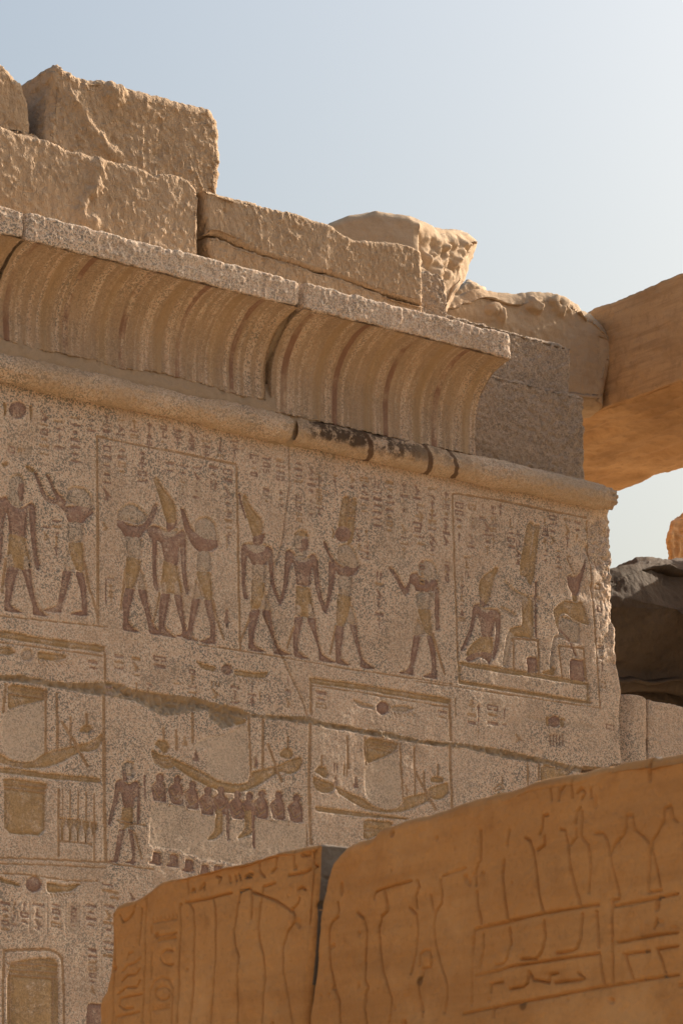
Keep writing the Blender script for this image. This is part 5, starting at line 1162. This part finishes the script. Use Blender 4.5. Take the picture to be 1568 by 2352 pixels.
# faces that return from the carved front: right end, underside at the hollow, plain stone beyond the carved area
def strip(name, line_pts, depth, mat, n=10, amp=0.012, seed=0.0, flip=False):
    L = np.asarray(line_pts, float); m = len(L); D = np.linspace(0, 1, n) ** 1.3
    V = np.repeat(L[:, None, :], n, 1); V[:, :, 1] += depth * D[None]
    V = V.reshape(-1, 3); ids = np.arange(m * n).reshape(m, n)
    F = np.stack([ids[:-1, :-1], ids[1:, :-1], ids[1:, 1:], ids[:-1, 1:]], -1).reshape(-1, 4)
    if flip: F = F[:, ::-1]
    N = vnormals(V, [F]); k = np.tile(np.minimum(np.arange(n) / 2.0, 1), m)
    V = V + N * (amp * k * (fbm(V, 8, 4, seed=seed)))[:, None]
    return mesh_obj(name, V, F, mat, shrine)
rows = gz > on_y(1422, 1740, 0)[1]
iz = np.where(rows)[0]
hx = np.array([np.interp(XR[j, 0], VX[j], -HV[j]) for j in iz])
strip('end_face', np.column_stack([XR[iz, 0], hx, gz[iz]]), 0.7, M['granite_rough'], seed=4, flip=True)
ub = W(U7, [(975, 1756), (1058, 1765), (1122, 1769), (1161, 1750), (1218, 1740)])
strip('under_face', np.column_stack([resample(ub, 50)[:, 0], np.full(50, 0.012), resample(ub, 50)[:, 1] + 0.003]), 0.14, M['granite_rough'], seed=6)
le = W(U7, [(970, 1790), (958, 1830), (962, 2400)])
strip('end_face', np.column_stack([resample(le, 40)[:, 0], np.full(40, 0.004), resample(le, 40)[:, 1]]), 0.6, M['granite_rough'], seed=8)
xe = le[-1, 0]
V = np.array([(-6.4, 0, 0), (xe, 0, 0), (xe, 0, GZ0), (-6.4, 0, GZ0)]); mesh_obj('wall_block', V, np.array([[0, 1, 2, 3]]), M['granite'], shrine)
V = np.array([(-6.4, 0.003, GZ0), (GX0, 0.003, GZ0), (GX0, 0.003, GZ1), (-6.4, 0.003, GZ1)]); mesh_obj('wall_block', V, np.array([[0, 1, 2, 3]]), M['granite'], shrine)
print('relief pieces', len(PIECES), 'glyphs', N_GLYPH[0])
# ------------------------------------------------------------------ foreground sandstone blocks (out of focus)
XF = -6.89
TA = lambda pts: [(232.7 + x / 2.56, 1862.0 + y / 2.56) for x, y in pts]              # zoom (380,3040)
TB = lambda pts: [(710.5 + x / 3.048, 1862.0 + y / 3.048) for x, y in pts]            # zoom (1160,3040)
TC = lambda pts: [(1078.0 + x / 3.2, 1678.2 + y / 3.2) for x, y in pts]               # zoom (1760,2740)
FR = []
def fr(tr, *lines):
    for l in lines: FR.append(np.array(px_x(tr(l), XF)))
FRONT_STROKES = []
def front_disp(seed):
    def f(V, V2, N):
        P = np.column_stack([V[:, 1], V[:, 2]])
        d = stroke_dist(P, FR, 0.03)
        fr_ = N[:, 0] < -0.5
        wear = np.clip(0.80 + 0.55 * fbm(V, 4, 3, seed=seed + 4), 0.35, 1.1)
        cut = wear * np.where(fr_, -0.0135 * (1 - sstep(0.0010, 0.0046, d)) - 0.0012 * (1 - sstep(0.0, 0.018, d)), 0)
        pit = np.clip(fbm(V, 26, 2, seed=seed + 9) - 0.95, 0, 1)
        return 0.010 * fbm(V, 2.0, 3, seed=seed) + 0.0030 * fbm(V, 14, 4, seed=seed) - 0.03 * pit + cut
    return f
TM = np.concatenate([np.linspace(0, 0.29, 290), np.linspace(0.30, 1, 30)])
def front_block(name, label, top, left, right, seed, depth, rad):
    tp = px_x(top, XF); lf = px_x(left, XF); rt = px_x(right, XF)
    lf = lf + [(lf[-1][0] + 0.02, 0.0)]; rt = rt + [(rt[-1][0], 0.0)]
    V, F = stone_mesh(tp, [lf[-1], rt[-1]], lf, rt, emb_x(XF - rad), depth, 0.0034, rad, front_disp(seed), seed=seed, tmap=TM)
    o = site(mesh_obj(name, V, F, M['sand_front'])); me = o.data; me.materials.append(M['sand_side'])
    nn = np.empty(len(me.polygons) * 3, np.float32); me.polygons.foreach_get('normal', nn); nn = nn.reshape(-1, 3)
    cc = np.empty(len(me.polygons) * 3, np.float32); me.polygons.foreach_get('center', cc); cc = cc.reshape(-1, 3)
    me.polygons.foreach_set('material_index', ((nn[:, 0] > -0.45) & (cc[:, 0] > XF - rad * 0.2)).astype(np.int32))          # weathered grey ends and top, with the gap's shade in the colour
    tag(o, label, 'stone block', 'carved sandstone blocks in the foreground')
    return o
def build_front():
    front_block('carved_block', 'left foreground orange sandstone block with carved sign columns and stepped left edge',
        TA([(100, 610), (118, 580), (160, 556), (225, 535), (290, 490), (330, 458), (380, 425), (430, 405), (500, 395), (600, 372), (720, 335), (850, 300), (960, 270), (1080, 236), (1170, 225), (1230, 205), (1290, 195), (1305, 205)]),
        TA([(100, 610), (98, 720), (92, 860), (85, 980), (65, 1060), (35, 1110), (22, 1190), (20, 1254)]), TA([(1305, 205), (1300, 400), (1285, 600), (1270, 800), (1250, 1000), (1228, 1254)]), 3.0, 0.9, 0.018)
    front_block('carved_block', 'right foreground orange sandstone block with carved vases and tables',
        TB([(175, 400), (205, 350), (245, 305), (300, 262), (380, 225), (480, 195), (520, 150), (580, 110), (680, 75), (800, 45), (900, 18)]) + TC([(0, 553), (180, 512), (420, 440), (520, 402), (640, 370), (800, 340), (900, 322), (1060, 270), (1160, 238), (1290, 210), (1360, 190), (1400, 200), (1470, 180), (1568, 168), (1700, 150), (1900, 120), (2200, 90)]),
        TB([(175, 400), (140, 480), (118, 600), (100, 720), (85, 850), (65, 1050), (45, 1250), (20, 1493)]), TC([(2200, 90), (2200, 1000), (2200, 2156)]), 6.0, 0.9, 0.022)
# ------------------------------------------------------------------ carving on the foreground blocks
fr(TA, [(300, 540), (295, 700), (300, 900), (285, 1254)], [(118, 600), (120, 800), (118, 1000), (112, 1254)], [(490, 560), (495, 700), (488, 900), (488, 1254)],
   [(275, 580), (270, 680), (262, 790)], [(150, 620), (165, 660), (195, 645), (225, 600), (235, 560)], [(190, 880), (200, 845), (222, 840)], [(165, 950), (195, 915), (240, 905), (275, 870)], [(165, 1010), (195, 975), (250, 970), (275, 935)], [(145, 1085), (185, 1045), (250, 1045), (275, 1005)],
   [(160, 1110), (280, 1085)], [(160, 1110), (150, 1150), (175, 1175), (230, 1165)], [(130, 1220), (270, 1190)], [(130, 1220), (128, 1254)],
   [(345, 665), (470, 640)], [(335, 690), (335, 725)], *[[(345 + 21 * i, 662 - 5 * i), (344 + 21 * i, 642 - 5 * i)] for i in range(7)], [(370, 745), (470, 725)], [(375, 772), (470, 755)], *[[(380 + 12 * i, 770 - 2 * i), (380 + 12 * i, 758 - 2 * i)] for i in range(8)],
   [(335, 840), (332, 990)], arc((430, 870), 45, 60, 300), [(330, 1254), (332, 1060), (350, 1010), (390, 985), (430, 1000), (452, 1050), (455, 1254)], arc((400, 1080), 40, 0, 360, 16), [(345, 1180), (435, 1165)], *[[(350 + 17 * i, 1178 - 3 * i), (350 + 17 * i, 1160 - 3 * i)] for i in range(6)],
   [(540, 545), (570, 600), (578, 700), (575, 900), (560, 1254)], [(520, 545), (640, 525), (790, 488)], [(685, 520), (702, 580), (710, 800), (705, 1000), (690, 1254)],
   [(905, 465), (880, 463), (838, 478), (822, 600), (815, 720), (830, 810), (852, 870), (850, 1000), (845, 1254)], [(1050, 430), (985, 452), (970, 560), (962, 680), (970, 780), (995, 850), (1000, 1000), (990, 1254)], [(905, 470), (920, 540), (915, 640)], [(905, 480), (1050, 530), (1150, 600)],
   [(1195, 520), (1185, 555), (1150, 590), (1170, 620), (1168, 660), (1120, 720), (1100, 800), (1105, 950), (1130, 1080), (1165, 1254)],
   [(535, 420), (538, 490)], [(560, 480), (575, 465), (580, 480)], [(610, 470), (630, 430), (632, 470)], [(700, 390), (730, 400), (720, 430)], [(780, 390), (785, 425)], [(810, 385), (815, 420)], [(830, 380), (838, 410)], [(865, 395), (890, 375), (915, 378), (905, 395), (870, 398)], [(950, 280), (965, 370), (990, 395)], [(1060, 250), (1055, 340), (1030, 365)], [(1160, 240), (1162, 345)], [(1200, 225), (1210, 270), (1250, 265), (1270, 240)], [(1130, 385), (1220, 370), (1290, 330)], [(1190, 470), (1210, 455), (1230, 470)])
fr(TB, [(235, 650), (245, 710), (240, 745), (195, 790), (175, 850), (172, 950), (185, 1100), (215, 1250), (245, 1350), (250, 1493)], [(375, 720), (415, 760), (435, 850), (420, 1050), (430, 1200), (450, 1240), (430, 1290), (428, 1380), (440, 1493)],
   [(540, 560), (640, 530), (760, 500)], [(570, 570), (580, 650), (583, 705), (540, 750), (520, 830), (525, 980), (545, 1100), (580, 1220), (608, 1320), (600, 1440), (590, 1493)], [(500, 620), (505, 580), (540, 560)],
   [(740, 685), (780, 730), (788, 820), (770, 1000), (740, 1150)], [(800, 500), (815, 540), (790, 600), (790, 690)], [(985, 465), (1150, 410)], [(970, 490), (978, 600), (970, 650), (925, 710), (910, 800), (920, 930), (950, 1060), (990, 1160), (1010, 1220), (1005, 1340), (990, 1420)],
   [(890, 600), (905, 700)], [(800, 1090), (805, 1010), (835, 985), (880, 990), (890, 1040), (880, 1100), (825, 1110), (828, 1160), (795, 1200), (798, 1300), (822, 1450)],
   [(1200, 900), (1195, 1100), (1185, 1360)], [(1250, 370), (1225, 430), (1225, 530)], [(1230, 580), (1245, 680), (1265, 770)], [(1420, 370), (1420, 480), (1440, 650), (1460, 770)], [(1215, 840), (1240, 830), (1460, 790), (1568, 760)])
fr(TC, [(150, 740), (150, 960)], [(115, 1200), (130, 1300), (150, 1430)], [(105, 1470), (350, 1410), (620, 1355), (870, 1305), (1000, 1285)], [(355, 740), (345, 850)], [(320, 960), (310, 1050), (325, 1200), (350, 1400)], [(480, 800), (515, 820), (540, 900), (570, 1080), (590, 1220), (620, 1340)], [(640, 630), (605, 635), (600, 720), (580, 770)], [(610, 790), (612, 850), (565, 890)],
   [(725, 735), (765, 745), (790, 860), (815, 1050), (840, 1180), (870, 1300)], [(870, 570), (850, 600), (840, 690)], [(845, 735), (850, 790), (810, 850)], [(880, 600), (890, 690), (880, 790), (930, 850), (945, 1000), (930, 1200)], [(980, 765), (1035, 765), (1065, 810), (1080, 900), (1110, 1050), (1148, 1230)],
   [(1245, 630), (1200, 635), (1200, 700), (1180, 770), (1120, 840), (1100, 905)], [(1250, 640), (1258, 740), (1330, 790), (1370, 850), (1360, 1000), (1350, 1190)], [(1525, 560), (1485, 580), (1480, 660), (1440, 750), (1390, 820), (1390, 900), (1415, 1040), (1440, 1180)], [(1350, 1195), (1440, 1180)], [(1530, 580), (1540, 650), (1568, 680)],
   [(1145, 1245), (1095, 1255), (1095, 1520)], [(1095, 1550), (1095, 1860)], [(1110, 1300), (1350, 1250), (1568, 1205)], [(1130, 1565), (1350, 1520), (1568, 1490)], [(1150, 1870), (1350, 1830), (1568, 1800)], [(1170, 1650), (1360, 1625)], [(1180, 1650), (1210, 1740), (1235, 1840)], [(1415, 1615), (1568, 1590)], [(1420, 1620), (1450, 1700), (1475, 1810)], [(1415, 1390), (1400, 1460)],
   [(165, 1510), (165, 1620), (140, 1750)], [(370, 1465), (375, 1580), (355, 1680), (320, 1720), (250, 1735)], [(630, 1410), (632, 1540), (610, 1640), (570, 1685), (460, 1690)], [(885, 1355), (882, 1540), (860, 1610), (820, 1630), (720, 1645)], [(980, 1340), (990, 1450), (1005, 1600)], [(1010, 1640), (1025, 1760), (1040, 1880)],
   [(100, 1470), (80, 1700), (70, 2010)], [(10, 2090), (500, 1995), (1040, 1890), (1150, 1870)], [(110, 1810), (400, 1740), (1010, 1645)], [(215, 1930), (220, 1870), (310, 1855)], [(370, 1910), (470, 1890), (500, 1860), (510, 1780), (540, 1840), (650, 1860), (660, 1800), (715, 1790)], [(690, 1860), (840, 1845), (905, 1830), (860, 1790)],
   [(730, 440), (725, 520)], [(760, 420), (740, 450)], [(810, 400), (815, 500)], [(850, 470), (880, 430), (905, 470), (880, 510)], [(950, 440), (955, 500)], [(1360, 200), (1370, 300), (1365, 370)], [(660, 440), (670, 520)])
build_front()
# the foreground wall goes on out of the picture to the right
ye = on_x(1078.0 + 2200 / 3.2, 1900, XF)[0] - 0.015
V, F = stone_mesh([(ye, 2.94), (ye - 0.8, 2.99), (ye - 1.8, 2.92)], [(ye, 0), (ye - 1.8, 0)], [(ye, 2.94), (ye, 0)], [(ye - 1.8, 2.92), (ye - 1.8, 0)], emb_x(XF - 0.02), 0.9, 0.03, 0.022, rough_disp(0.006, 3, 91), seed=91)
o = site(mesh_obj('wall_remains', V, F, M['sand_front'])); o['kind'] = 'structure'
